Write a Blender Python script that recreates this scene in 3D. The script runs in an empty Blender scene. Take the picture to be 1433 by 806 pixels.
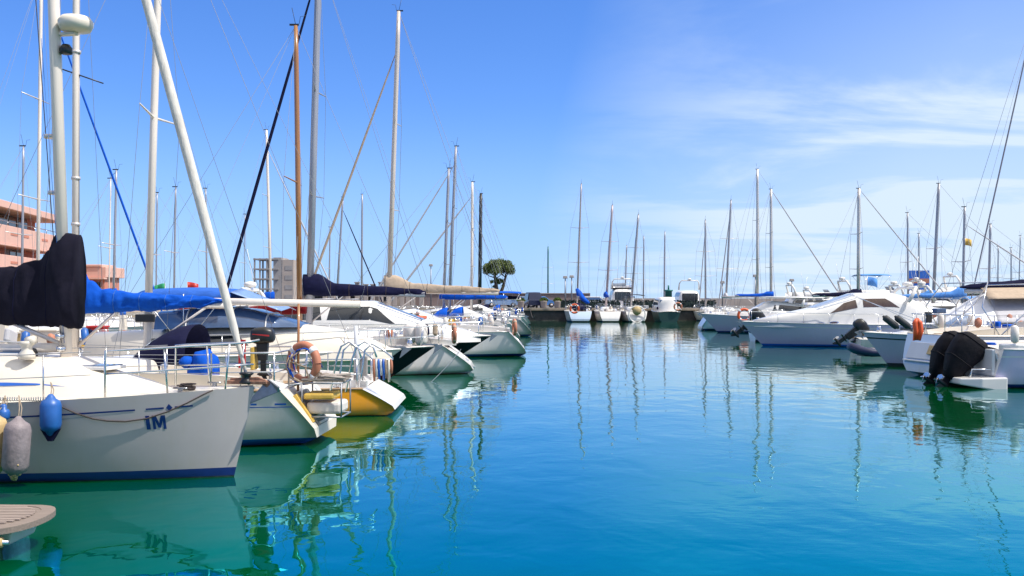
import bpy, math, random
from mathutils import Vector, Matrix, noise
R = math.radians
rnd = random.Random(7)
sc = bpy.context.scene
COL = sc.collection
# ------------------------------------------------ camera, sky, sun, exposure
FPX = 1393.0; CX = 716.5; HY = 420.0; CAMZ = 2.4
cam_d = bpy.data.cameras.new('camera'); cam = bpy.data.objects.new('camera', cam_d); COL.objects.link(cam)
cam_d.sensor_width = 36; cam_d.lens = FPX / 1433 * 36; cam_d.shift_y = 17.0 / 1433
cam_d.clip_start = .1; cam_d.clip_end = 20000
cam.location = (0, 0, CAMZ); cam.rotation_euler = (R(90), 0, 0)
sc.camera = cam
SUN_EL, SUN_AZ = 54, 108            # azimuth clockwise from +Y
w = bpy.data.worlds.new('World'); sc.world = w; w.use_nodes = True
nt = w.node_tree; nt.nodes.clear(); N = nt.nodes.new; LK = nt.links.new
wo = N('ShaderNodeOutputWorld'); bg = N('ShaderNodeBackground'); bg.inputs[1].default_value = .115
sky = N('ShaderNodeTexSky'); sky.sky_type = 'NISHITA'; sky.sun_disc = False
sky.sun_elevation = R(SUN_EL); sky.sun_rotation = R(SUN_AZ); sky.altitude = 0; sky.air_density = 1.0; sky.dust_density = .35; sky.ozone_density = 3.2
tc = N('ShaderNodeTexCoord')
# look a little higher into the sky near the horizon: clear dry air over the sea
mp = N('ShaderNodeVectorMath'); mp.operation = 'MULTIPLY_ADD'; mp.inputs[1].default_value = (1, 1, 1.1); mp.inputs[2].default_value = (0, 0, .075)
LK(tc.outputs['Generated'], mp.inputs[0])
nrm = N('ShaderNodeVectorMath'); nrm.operation = 'NORMALIZE'; LK(mp.outputs[0], nrm.inputs[0]); LK(nrm.outputs[0], sky.inputs[0])
hs = N('ShaderNodeHueSaturation'); hs.inputs['Saturation'].default_value = 1.30; hs.inputs['Value'].default_value = 1.5; hs.inputs['Hue'].default_value = .515
LK(sky.outputs[0], hs.inputs['Color'])
# cirrus: project the direction on a high plane, stretched noise streaks
sx = N('ShaderNodeSeparateXYZ'); LK(tc.outputs['Generated'], sx.inputs[0])
def M(op, a, b=None, c=None, clamp=False):
    n = N('ShaderNodeMath'); n.operation = op; n.use_clamp = clamp
    for i, v in enumerate((a, b, c)):
        if v is None: continue
        if isinstance(v, (int, float)): n.inputs[i].default_value = v
        else: LK(v, n.inputs[i])
    return n.outputs[0]
zz = M('ADD', M('MAXIMUM', sx.outputs[2], 0.0), .09)
cu = M('DIVIDE', sx.outputs[0], zz); cv = M('DIVIDE', sx.outputs[1], zz)
cx = N('ShaderNodeCombineXYZ'); LK(cu, cx.inputs[0]); LK(cv, cx.inputs[1])
cm = N('ShaderNodeMapping'); cm.inputs['Scale'].default_value = (.42, .75, 1); cm.inputs['Rotation'].default_value = (0, 0, R(-14)); cm.inputs['Location'].default_value = (3.1, 1.7, 0)
LK(cx.outputs[0], cm.inputs[0])
cn = N('ShaderNodeTexNoise'); cn.inputs['Scale'].default_value = 1.0; cn.inputs['Detail'].default_value = 9; cn.inputs['Roughness'].default_value = .58; cn.inputs['Distortion'].default_value = .5
LK(cm.outputs[0], cn.inputs['Vector'])
cover = N('ShaderNodeMapRange'); cover.inputs['From Min'].default_value = .0; cover.inputs['From Max'].default_value = .34; cover.clamp = True; LK(M('ADD', sx.outputs[0], M('MULTIPLY', sx.outputs[2], -.25)), cover.inputs[0])
cr = N('ShaderNodeMapRange'); cr.inputs['From Min'].default_value = .42; cr.inputs['From Max'].default_value = .60; cr.clamp = True; cr.interpolation_type = 'SMOOTHSTEP'; LK(cn.outputs[0], cr.inputs[0])
lowz = N('ShaderNodeMapRange'); lowz.inputs['From Min'].default_value = .38; lowz.inputs['From Max'].default_value = .1; lowz.clamp = True; LK(sx.outputs[2], lowz.inputs[0])
cf = M('MULTIPLY', M('MULTIPLY', cr.outputs[0], cover.outputs[0]), M('ADD', M('MULTIPLY', lowz.outputs[0], .75), .25))
veil = M('MULTIPLY', M('MULTIPLY', cover.outputs[0], lowz.outputs[0]), .55)
cf = M('MINIMUM', M('ADD', M('MULTIPLY', cf, 1.05), veil), .92)
mx = N('ShaderNodeMix'); mx.data_type = 'RGBA'; LK(cf, mx.inputs[0]); satz = N('ShaderNodeMapRange'); satz.inputs['From Min'].default_value = .3; satz.inputs['From Max'].default_value = .6; satz.clamp = True; LK(sx.outputs[2], satz.inputs[0])
hsm = N('ShaderNodeMix'); hsm.data_type = 'RGBA'; LK(satz.outputs[0], hsm.inputs[0]); LK(hs.outputs[0], hsm.inputs[6]); LK(sky.outputs[0], hsm.inputs[7])
hz = N('ShaderNodeMapRange'); hz.inputs['From Min'].default_value = .20; hz.inputs['From Max'].default_value = -.02; hz.inputs['To Max'].default_value = .8; hz.interpolation_type = 'SMOOTHSTEP'; hz.clamp = True; LK(sx.outputs[2], hz.inputs[0])
hzm = N('ShaderNodeMix'); hzm.data_type = 'RGBA'; LK(hz.outputs[0], hzm.inputs[0]); LK(hsm.outputs[2], hzm.inputs[6]); hzm.inputs[7].default_value = (2.5, 3.95, 6.5, 1)
LK(hzm.outputs[2], mx.inputs[6]); mx.inputs[7].default_value = (5.0, 5.9, 6.95, 1)
hi = N('ShaderNodeMapRange'); hi.inputs['From Min'].default_value = .42; hi.inputs['From Max'].default_value = .8; hi.interpolation_type = 'SMOOTHSTEP'; hi.clamp = True; LK(sx.outputs[2], hi.inputs[0])
mh = N('ShaderNodeMix'); mh.data_type = 'RGBA'; LK(M('MULTIPLY', hi.outputs[0], M('ADD', M('MULTIPLY', cn.outputs[0], .9), .4)), mh.inputs[0]); LK(mx.outputs[2], mh.inputs[6]); mh.inputs[7].default_value = (10.5, 10.0, 9.4, 1)   # cloud white added overhead, out of view, to brighten the neutral fill
LK(mh.outputs[2], bg.inputs[0]); LK(bg.outputs[0], wo.inputs[0])
sl = bpy.data.lights.new('sun', 'SUN'); sl.energy = 3.9; sl.angle = R(.55); sl.color = (1, .955, .88)
so = bpy.data.objects.new('sun', sl); COL.objects.link(so)
sdir = Vector((math.sin(R(SUN_AZ)) * math.cos(R(SUN_EL)), math.cos(R(SUN_AZ)) * math.cos(R(SUN_EL)), math.sin(R(SUN_EL))))
so.rotation_euler = sdir.to_track_quat('Z', 'Y').to_euler(); so.location = (0, 0, 60)
sc.view_settings.view_transform = 'Standard'; sc.view_settings.look = 'None'; sc.view_settings.gamma = 1; sc.view_settings.exposure = .4
sc.cycles.max_bounces = 6; sc.cycles.caustics_reflective = False; sc.cycles.blur_glossy = 1.0; sc.cycles.sample_clamp_indirect = 3.0; sc.cycles.caustics_refractive = False

def Xp(px, Y): return (px - CX) / FPX * Y
def Zp(py, Y): return CAMZ - (py - HY) / FPX * Y

# ------------------------------------------------ materials
MC = {}
def mat(name, col, rough=.5, metal=0, var=.12, vs=3.0, bump=0, bs=20, spec=.5, coat=0, col2=None, stretch=None):
    if name in MC: return MC[name]
    m = bpy.data.materials.new(name); m.use_nodes = True; t = m.node_tree; b = t.nodes['Principled BSDF']
    b.inputs['Roughness'].default_value = rough; b.inputs['Metallic'].default_value = metal
    b.inputs['Specular IOR Level'].default_value = spec; b.inputs['Coat Weight'].default_value = coat; b.inputs['Coat Roughness'].default_value = .08
    tcn = t.nodes.new('ShaderNodeTexCoord'); mpn = t.nodes.new('ShaderNodeMapping'); t.links.new(tcn.outputs['Object'], mpn.inputs[0])
    if stretch: mpn.inputs['Scale'].default_value = stretch
    n = t.nodes.new('ShaderNodeTexNoise'); n.inputs['Scale'].default_value = vs; n.inputs['Detail'].default_value = 6; n.inputs['Roughness'].default_value = .6
    t.links.new(mpn.outputs[0], n.inputs['Vector'])
    mr = t.nodes.new('ShaderNodeMapRange'); mr.inputs['From Min'].default_value = .3; mr.inputs['From Max'].default_value = .7; t.links.new(n.outputs[0], mr.inputs[0])
    mi = t.nodes.new('ShaderNodeMix'); mi.data_type = 'RGBA'; t.links.new(mr.outputs[0], mi.inputs[0])
    c2 = col2 or tuple(c * (1 - var) for c in col)
    mi.inputs[6].default_value = (*c2, 1); mi.inputs[7].default_value = (*col, 1); t.links.new(mi.outputs[2], b.inputs['Base Color'])
    if bump:
        n2 = t.nodes.new('ShaderNodeTexNoise'); n2.inputs['Scale'].default_value = bs; n2.inputs['Detail'].default_value = 5; t.links.new(mpn.outputs[0], n2.inputs['Vector'])
        bp = t.nodes.new('ShaderNodeBump'); bp.inputs['Strength'].default_value = bump; bp.inputs['Distance'].default_value = .02
        t.links.new(n2.outputs[0], bp.inputs['Height']); t.links.new(bp.outputs[0], b.inputs['Normal'])
    MC[name] = m; return m
gel = mat('gelcoat_white', (.76, .735, .70), .22, var=.09, vs=1.3, stretch=(1, 1, .35), coat=.3)
gelw = mat('gelcoat_cream', (.73, .665, .56), .3, var=.09, vs=1.5)
gelg = mat('gelcoat_grey', (.60, .61, .63), .3, var=.1, vs=1.5, coat=.3)
gelb = mat('gelcoat_iceblue_and_shade', (.52, .64, .80), .28, var=.08, vs=1.5, coat=.3)  # own colour of the blue boats, also painted blue shade on a white transom
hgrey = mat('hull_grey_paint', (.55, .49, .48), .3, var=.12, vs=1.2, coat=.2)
deckm = mat('deck_nonskid', (.68, .65, .59), .6, var=.2, vs=6, bump=.25, bs=120)
teak = mat('teak', (.42, .27, .15), .65, var=.4, vs=7, stretch=(.6, 8, 8), bump=.2, bs=60)
greyteak = mat('weathered_teak', (.36, .31, .27), .75, var=.35, vs=9, stretch=(.6, 6, 6), bump=.2)
navyboot = mat('navy_paint', (.012, .03, .17), .35, var=.25, vs=5)
bluep = mat('blue_paint', (.02, .13, .55), .35, var=.2, vs=4)
blackh = mat('black_hull_paint', (.010, .008, .010), .4, var=.3, vs=3, spec=.1)
yellow = mat('yellow_hull_paint', (.90, .37, .004), .28, var=.1, vs=2, coat=.3)
greenh = mat('dark_green_cover', (.012, .05, .045), .6, var=.3, vs=5, bump=.3, bs=15)
antif = mat('antifouling', (.02, .035, .04), .8, var=.5, vs=8, bump=.4, bs=30)
antir = mat('antifouling_red', (.16, .03, .02), .8, var=.4, vs=8)
alu = mat('mast_aluminium', (.64, .58, .54), .35, .35, var=.1, vs=2, stretch=(6, 6, .4))
aluw = mat('mast_white_paint', (.80, .72, .64), .35, var=.1, vs=2, stretch=(6, 6, .4))
mgrey = mat('mast_grey_anodised', (.33, .33, .37), .4, .3, var=.1, vs=2, stretch=(6, 6, .4))
mwood = mat('mast_varnished_wood', (.40, .17, .05), .3, var=.35, vs=5, stretch=(9, 9, .35), coat=.5)
mblack = mat('mast_black', (.012, .012, .016), .4, var=.3)
steel = mat('stainless_steel', (.62, .62, .64), .22, .9, var=.08)
wire = mat('rig_wire', (.24, .25, .28), .7, 0, var=.1)
navyc = mat('navy_canvas', (.009, .010, .04), .85, var=.35, vs=6, bump=.6, bs=9, spec=.12)
blackc = mat('dark_sail_cover', (.012, .011, .022), .88, var=.35, vs=4, bump=.7, bs=7, spec=.12)
bluec = mat('blue_canvas', (.004, .085, .50), .8, var=.2, vs=5, bump=.6, bs=9, spec=.12)
bluel = mat('light_blue_canvas', (.10, .27, .62), .8, var=.2, vs=5, bump=.5, bs=9, spec=.12)
beigec = mat('beige_canvas', (.46, .36, .27), .85, var=.2, vs=5, bump=.6, bs=9, spec=.12)
greyc = mat('grey_canvas', (.50, .49, .51), .85, var=.12, vs=4, bump=.4, bs=7, spec=.12)
whitec = mat('white_canvas', (.78, .78, .80), .8, var=.1, vs=4, bump=.4, bs=7, spec=.12)
sailc = mat('furled_sail', (.72, .68, .62), .8, var=.25, vs=6, stretch=(2, 2, .5), bump=.5, bs=14, spec=.12)
redc = mat('red_canvas', (.17, .008, .012), .8, var=.2, bump=.4, bs=9, spec=.12)
glass = mat('dark_glass', (.02, .024, .03), .06, var=.3, vs=2, spec=.8)
glassb = mat('blue_glass', (.07, .13, .26), .06, var=.4, vs=2, spec=.9)
clearp = mat('plastic_window', (.34, .40, .50), .15, var=.25, vs=5, bump=.3, bs=10)
black = mat('black_plastic', (.012, .012, .013), .4, var=.3)
coverb = mat('engine_cover', (.011, .010, .014), .7, var=.4, vs=6, bump=.8, bs=8, spec=.12)
rubber = mat('dark_rubber', (.03, .035, .04), .6, var=.3)
fblue = mat('fender_blue', (.02, .12, .42), .4, var=.25, vs=7)
fgrey = mat('fender_grey', (.27, .225, .235), .6, var=.35, vs=12, bump=.3, bs=30)
fcream = mat('fender_cream', (.58, .42, .20), .6, var=.4, vs=9, bump=.3, bs=30)
fwhite = mat('fender_white', (.76, .70, .65), .5, var=.2, vs=9)
rope = mat('rope_tan', (.38, .30, .22), .9, var=.3, vs=40, bump=.5, bs=90)
roped = mat('rope_dark', (.08, .06, .055), .9, var=.3, vs=40, bump=.5, bs=90)
orange = mat('orange_plastic', (.72, .10, .02), .5, var=.2, vs=6)
salmon = mat('faded_orange', (.50, .19, .11), .6, var=.2, vs=6)
redp = mat('red_paint', (.50, .02, .015), .45, var=.15)
greenp = mat('green_cloth', (.02, .30, .12), .7, var=.15)
rust = mat('rusty_iron', (.40, .20, .13), .8, var=.5, vs=20, bump=.3)
galv = mat('galvanised', (.30, .31, .34), .45, .6, var=.3, vs=12)
conc = mat('quay_concrete', (.42, .33, .24), .9, var=.35, vs=1.2, bump=.4, bs=12)
conct = mat('quay_stone_dark', (.10, .085, .075), .9, var=.5, vs=1.5, bump=.6, bs=6)
wallm = mat('breakwater_stone', (.27, .20, .185), .9, var=.3, vs=.35, bump=.5, bs=3, stretch=(1, 1, 2.5))
wallp = mat('pale_wall', (.46, .39, .34), .9, var=.25, vs=.4, bump=.4, bs=4)
pink = mat('salmon_render', (.60, .23, .16), .85, var=.12, vs=.8, bump=.1, bs=30)
pinkl = mat('peach_render', (.74, .44, .36), .85, var=.12, vs=.8, bump=.1, bs=30)
cgrey = mat('raw_concrete', (.36, .34, .33), .9, var=.25, vs=.8, bump=.3)
asph = mat('quay_asphalt', (.14, .13, .125), .9, var=.3, vs=.6, bump=.3)
bark = mat('bark', (.10, .075, .055), .9, var=.5, vs=6, bump=.8, bs=10)
leaf = mat('leaves', (.17, .21, .05), .75, var=.6, vs=1.1, col2=(.05, .085, .022))
leafl = mat('planter_leaves', (.16, .24, .035), .7, var=.5, vs=4)
hedgem = mat('hedge_leaves', (.02, .045, .04), .8, var=.5, vs=3)
tealp = mat('teal_green_paint', (.01, .16, .14), .5, var=.2)
carb = mat('car_paint_blue_grey', (.30, .42, .60), .25, .2, var=.05, coat=.6)
card = mat('car_paint_navy', (.01, .015, .05), .3, .2, var=.1, coat=.3)
yelp = mat('yellow_fabric', (.65, .42, .08), .7, var=.25, vs=9)

def weather(m, z1=.38, amt=.32, streak=.13, tint=(.42, .36, .22)):
    "waterline grime, run-off streaks and scuffs on a hull paint"
    t = m.node_tree; b = t.nodes['Principled BSDF']; src = b.inputs['Base Color'].links[0].from_socket; nn = t.nodes.new; lk = t.links.new
    tcn = nn('ShaderNodeTexCoord'); sp = nn('ShaderNodeSeparateXYZ'); lk(tcn.outputs['Object'], sp.inputs[0])
    mp_ = nn('ShaderNodeMapping'); mp_.inputs['Scale'].default_value = (5.5, 5.5, .45); lk(tcn.outputs['Object'], mp_.inputs[0])
    st = nn('ShaderNodeTexNoise'); st.inputs['Scale'].default_value = 1.6; st.inputs['Detail'].default_value = 7; st.inputs['Roughness'].default_value = .65; lk(mp_.outputs[0], st.inputs['Vector'])
    sr = nn('ShaderNodeMapRange'); sr.inputs['From Min'].default_value = .5; sr.inputs['From Max'].default_value = .75; sr.inputs['To Max'].default_value = streak; lk(st.outputs[0], sr.inputs[0])
    g = nn('ShaderNodeMapRange'); g.inputs['From Min'].default_value = z1; g.inputs['From Max'].default_value = .08; g.inputs['To Max'].default_value = amt; g.interpolation_type = 'SMOOTHSTEP'; lk(sp.outputs[2], g.inputs[0])
    gm = nn('ShaderNodeMath'); gm.operation = 'MULTIPLY'; lk(g.outputs[0], gm.inputs[0]); lk(st.outputs[0], gm.inputs[1])
    ad = nn('ShaderNodeMath'); ad.operation = 'ADD'; ad.use_clamp = True; lk(gm.outputs[0], ad.inputs[0]); lk(sr.outputs[0], ad.inputs[1])
    mi = nn('ShaderNodeMix'); mi.data_type = 'RGBA'; lk(ad.outputs[0], mi.inputs[0]); lk(src, mi.inputs[6]); mi.inputs[7].default_value = (*tint, 1); lk(mi.outputs[2], b.inputs['Base Color'])
    rr_ = nn('ShaderNodeMapRange'); rr_.inputs['To Min'].default_value = b.inputs['Roughness'].default_value; rr_.inputs['To Max'].default_value = .6; lk(ad.outputs[0], rr_.inputs[0]); lk(rr_.outputs[0], b.inputs['Roughness'])
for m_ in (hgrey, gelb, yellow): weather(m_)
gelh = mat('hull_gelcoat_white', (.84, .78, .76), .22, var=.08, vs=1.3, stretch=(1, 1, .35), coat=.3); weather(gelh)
hshade = mat('hull_gelcoat_painted_shade', (.56, .53, .72), .25, var=.08, vs=1.3, stretch=(1, 1, .35), coat=.3); weather(hshade, tint=(.34, .32, .30))  # white right-row hulls, their lavender shade painted into the base colour
# ------------------------------------------------ mesh builder
class MB:
    def __init__(s): s.v = []; s.f = []; s.m = []; s.sm = []
    def add(s, vs, fs, mi=0, sm=True):
        o = len(s.v); s.v += [tuple(v) for v in vs]
        for f in fs: s.f.append([i + o for i in f]); s.m.append(mi); s.sm.append(sm)
        return s
    def tube(s, pts, r, n=8, mi=0, caps=True, flat=1.0):
        pts = [Vector(p) for p in pts]; k = len(pts); rr = r if isinstance(r, (list, tuple)) else [r] * k
        vs = []; up = None
        for i, p in enumerate(pts):
            t = (pts[min(i + 1, k - 1)] - pts[max(i - 1, 0)]).normalized()
            if up is None:
                up = Vector((0, 0, 1)) if abs(t.z) < .9 else Vector((0, 1, 0))
            a = t.cross(up).normalized(); b = a.cross(t).normalized(); up = b
            for j in range(n):
                q = 2 * math.pi * j / n; vs.append(p + a * math.cos(q) * rr[i] * flat + b * math.sin(q) * rr[i])
        fs = [[i * n + j, i * n + (j + 1) % n, (i + 1) * n + (j + 1) % n, (i + 1) * n + j] for i in range(k - 1) for j in range(n)]
        if caps: fs += [list(range(n))[::-1], [(k - 1) * n + j for j in range(n)]]
        return s.add(vs, fs, mi)
    def box(s, c, d, mi=0, rot=None, taper=1.0):
        x, y, z = d[0] / 2, d[1] / 2, d[2] / 2
        vs = [Vector((a * x * (taper if e > 0 else 1), b * y * (taper if e > 0 else 1), e * z)) for e in (-1, 1) for b in (-1, 1) for a in (-1, 1)]
        if rot is not None: vs = [rot @ v for v in vs]
        vs = [v + Vector(c) for v in vs]
        return s.add(vs, [[0, 2, 3, 1], [4, 5, 7, 6], [0, 1, 5, 4], [2, 6, 7, 3], [0, 4, 6, 2], [1, 3, 7, 5]], mi, False)
    def ell(s, c, r, nu=12, nv=8, mi=0, jit=0, seed=0):
        vs = []; c = Vector(c)
        for i in range(nv + 1):
            th = math.pi * i / nv
            for j in range(nu):
                ph = 2 * math.pi * j / nu; d = Vector((math.sin(th) * math.cos(ph), math.sin(th) * math.sin(ph), math.cos(th)))
                k = 1 + jit * noise.noise(d * 1.7 + Vector((seed, seed * 2.1, 0))) if jit else 1
                vs.append(c + Vector((d.x * r[0], d.y * r[1], d.z * r[2])) * k)
        fs = [[i * nu + j, (i + 1) * nu + j, (i + 1) * nu + (j + 1) % nu, i * nu + (j + 1) % nu] for i in range(nv) for j in range(nu)]
        return s.add(vs, fs, mi)
    def lathe(s, prof, c, n=16, mi=0, axis='z'):
        vs = []
        for r, h in prof:
            for j in range(n):
                q = 2 * math.pi * j / n; x, y = r * math.cos(q), r * math.sin(q)
                p = (x, y, h) if axis == 'z' else ((h, x, y) if axis == 'x' else (x, h, y))
                vs.append(Vector(p) + Vector(c))
        k = len(prof)
        fs = [[i * n + j, i * n + (j + 1) % n, (i + 1) * n + (j + 1) % n, (i + 1) * n + j] for i in range(k - 1) for j in range(n)]
        fs += [list(range(n))[::-1], [(k - 1) * n + j for j in range(n)]]
        return s.add(vs, fs, mi)
    def torus(s, c, r, r2, ax='y', n=20, m=8, mi=0):
        pts = []
        for j in range(n + 1):
            q = 2 * math.pi * j / n; a, b = r * math.cos(q), r * math.sin(q)
            pts.append(Vector(c) + Vector((a, 0, b) if ax == 'y' else ((0, a, b) if ax == 'x' else (a, b, 0))))
        return s.tube(pts, r2, m, mi, caps=False)
    def loft(s, rings, mi=0, closed=False, caps=False, sm=True):
        n = len(rings[0]); vs = [v for r in rings for v in r]; e = n if closed else n - 1
        fs = [[i * n + j, i * n + (j + 1) % n, (i + 1) * n + (j + 1) % n, (i + 1) * n + j] for i in range(len(rings) - 1) for j in range(e)]
        if caps: fs += [list(range(n))[::-1], [(len(rings) - 1) * n + j for j in range(n)]]
        return s.add(vs, fs, mi, sm)
    def prism(s, poly, a, b, mi=0, sm=False):
        "poly in x-z, from y=a to y=b"
        n = len(poly); vs = [(p[0], a, p[1]) for p in poly] + [(p[0], b, p[1]) for p in poly]
        fs = [list(range(n)), [n + j for j in range(n)][::-1]] + [[j, n + j, n + (j + 1) % n, (j + 1) % n] for j in range(n)]
        return s.add(vs, fs, mi, sm)
    def build(s, name, mats, parent=None, bevel=0, label=None, solid=0):
        me = bpy.data.meshes.new(name); me.from_pydata(s.v, [], s.f)
        if not isinstance(mats, (list, tuple)): mats = [mats]
        for m in mats: me.materials.append(m)
        me.polygons.foreach_set('material_index', s.m); me.polygons.foreach_set('use_smooth', s.sm); me.update()
        o = bpy.data.objects.new(name, me); COL.objects.link(o)
        if parent: o.parent = parent
        if solid:
            md = o.modifiers.new('s', 'SOLIDIFY'); md.thickness = solid; md.offset = 0
        if bevel:
            md = o.modifiers.new('b', 'BEVEL'); md.width = bevel; md.segments = 2; md.limit_method = 'ANGLE'
        if label: o['label'] = label
        return o
def tag(o, label, cat, group=None, kind=None):
    if label: o['label'] = label
    if cat: o['category'] = cat
    if group: o['group'] = group
    if kind: o['kind'] = kind
    return o
def empty(name, loc, label, cat, rz=0, group=None):
    o = bpy.data.objects.new(name, None); COL.objects.link(o); o.location = loc; o.rotation_euler = (0, 0, rz); o.empty_display_size = .3
    return tag(o, label, cat, group)
def struct(mb, name, m, **k):
    o = mb.build(name, m, **k); o['kind'] = 'structure'; return o
def copy_tree(o, parent=None):
    c = o.copy(); COL.objects.link(c); c.parent = parent
    for ch in list(o.children): copy_tree(ch, c)
    return c

# ------------------------------------------------ hull
class Hull:
    def __init__(s, L, B, fb, fs, tr=.75, brake=.5, srake=.3, sm=.42, flare=.75, dip=0.05, full=2.2, stw=.78):
        s.stw = stw; s.L, s.B, s.fb, s.fs, s.tr, s.brake, s.srake, s.sm, s.flare, s.dip, s.full = L, B, fb, fs, tr, brake, srake, sm, flare, dip, full
    def sheer(s, t): return s.fs + (s.fb - s.fs) * t ** 1.6 - s.dip * math.sin(math.pi * t)
    def xz(s, t, z):
        xb = s.L / 2 - s.brake * (1 - max(min(z / s.fb, 1), -.6)); xa = -s.L / 2 + (s.srake * max(0, z / s.fs) ** 1.3 + (.42 * min(1.6, (.2 - z) / .2) ** 1.7 if z < .2 else 0) if s.srake > 0 else s.srake * (z / s.fs - 1))
        return xa + (xb - xa) * t
    def plan(s, t, p):
        if t >= s.sm: return max(0, 1 - ((t - s.sm) / (1 - s.sm)) ** p)
        return s.tr + (1 - s.tr) * math.sin(math.pi / 2 * t / s.sm)
    def hb(s, t, z):
        q = max(0, min(1, z / s.sheer(t))); deckb = s.plan(t, s.full); wl = s.plan(t, s.full * .68) * s.flare
        if t < s.sm: wl *= s.stw + (1 - s.stw) * min(1, t / s.sm * 1.6)
        b = wl + (deckb - wl) * q ** .52
        if z < 0: b *= max(.2, 1 + z * 1.6)
        return b * s.B / 2
    def tx(s, x, z):
        xa, xb = s.xz(0, z), s.xz(1, z); return (x - xa) / (xb - xa)
    def side(s, x, z, sg=1, off=.004):
        t = max(0, min(1, s.tx(x, z))); return Vector((x, sg * (s.hb(t, z) + off), z))
    def deckpt(s, t, f=1.0, dz=0): z = s.sheer(t); return Vector((s.xz(t, z), s.hb(t, z) * f, z + dz))
    def build(s, parent, mats, boot=.12, ns=26, stripe=None, name='hull'):
        """mats: [topsides, boot, bottom, transom, stripe]"""
        m = MB(); ring = []
        rowsn = 7
        T = [((i / ns) if i < ns else 1) for i in range(ns + 1)]; T = [t ** .9 for t in T]
        def zr(t):
            sh = s.sheer(t); b2 = boot
            r = [-.4, -.15, .02, .075, b2]
            if stripe: fr = [.25, .5, None, None, 1]
            else: fr = [.2, .4, .6, .8, 1]
            for f in fr:
                if f is None: continue
                r.append(b2 + (sh - b2) * f)
            if stripe: r.insert(-1, sh - stripe[0] - stripe[1]); r.insert(-1, sh - stripe[0])
            return r
        nr = len(zr(0)); bands = [2, 2, 1, 1] + [0] * (nr - 5)
        if stripe: bands[nr - 3] = 4
        for sg in (1, -1):
            vs = []; fs = []
            for t in T:
                for z in zr(t): vs.append((s.xz(t, z), sg * s.hb(t, z), z))
            o = len(m.v); m.v += vs
            for i in range(len(T) - 1):
                for j in range(nr - 1):
                    f = [o + i * nr + j, o + (i + 1) * nr + j, o + (i + 1) * nr + j + 1, o + i * nr + j + 1]
                    m.f.append(f if sg < 0 else f[::-1]); m.m.append(bands[j]); m.sm.append(True)
        half = len(m.v) // 2
        for j in range(nr - 1):
            m.f.append([j, j + 1, half + j + 1, half + j]); m.m.append(3 if j >= 1 else bands[j]); m.sm.append(False)
        o = m.build(name, mats, parent); s.T = T
        return o
    def deck(s, parent, mt, inset=.02, drop=.03, camber=.05, rail=None, t0=0):
        m = MB(); rings = []
        for t in s.T:
            if t < t0: continue
            p = s.deckpt(t); w = max(0, p.y - inset)
            rings.append([(p.x - (.0 if t < .99 else .02), w * k, p.z - drop + camber * (1 - k * k)) for k in (1, .6, .2, -.2, -.6, -1)])
        m.loft(rings); o = m.build('deck', mt, parent)
        if rail:
            m = MB(); 
            for sg in (1, -1): m.tube([(*s.deckpt(t).xy, s.sheer(t) + .015) if sg > 0 else (s.deckpt(t).x, -s.deckpt(t).y, s.sheer(t) + .015) for t in s.T], .025, 5)
            m.build('toe_rail', rail, parent)
        return o
    def line(s, t0, t1, f=.96, dz=.6, n=10, sg=1): return [Vector((p.x, p.y * sg, p.z)) for p in (s.deckpt(t0 + (t1 - t0) * i / n, f, dz) for i in range(n + 1))]
    def decal_strip(s, m, x0, x1, z0, z1, sg=1, n=8, mi=0, off=.005, rel=False):
        vs = []
        for i in range(n + 1):
            x = x0 + (x1 - x0) * i / n
            a, b = z0(x) if callable(z0) else (z0, z1)
            vs += [s.side(x, a, sg, off), s.side(x, b, sg, off)]
        m.add(vs, [[2 * i, 2 * i + 2, 2 * i + 3, 2 * i + 1] for i in range(n)], mi, False)
    def decal_poly(s, m, poly, sg=1, mi=0, off=.005):
        m.add([s.side(x, z, sg, off) for x, z in poly], [list(range(len(poly)))], mi, False)

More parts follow.
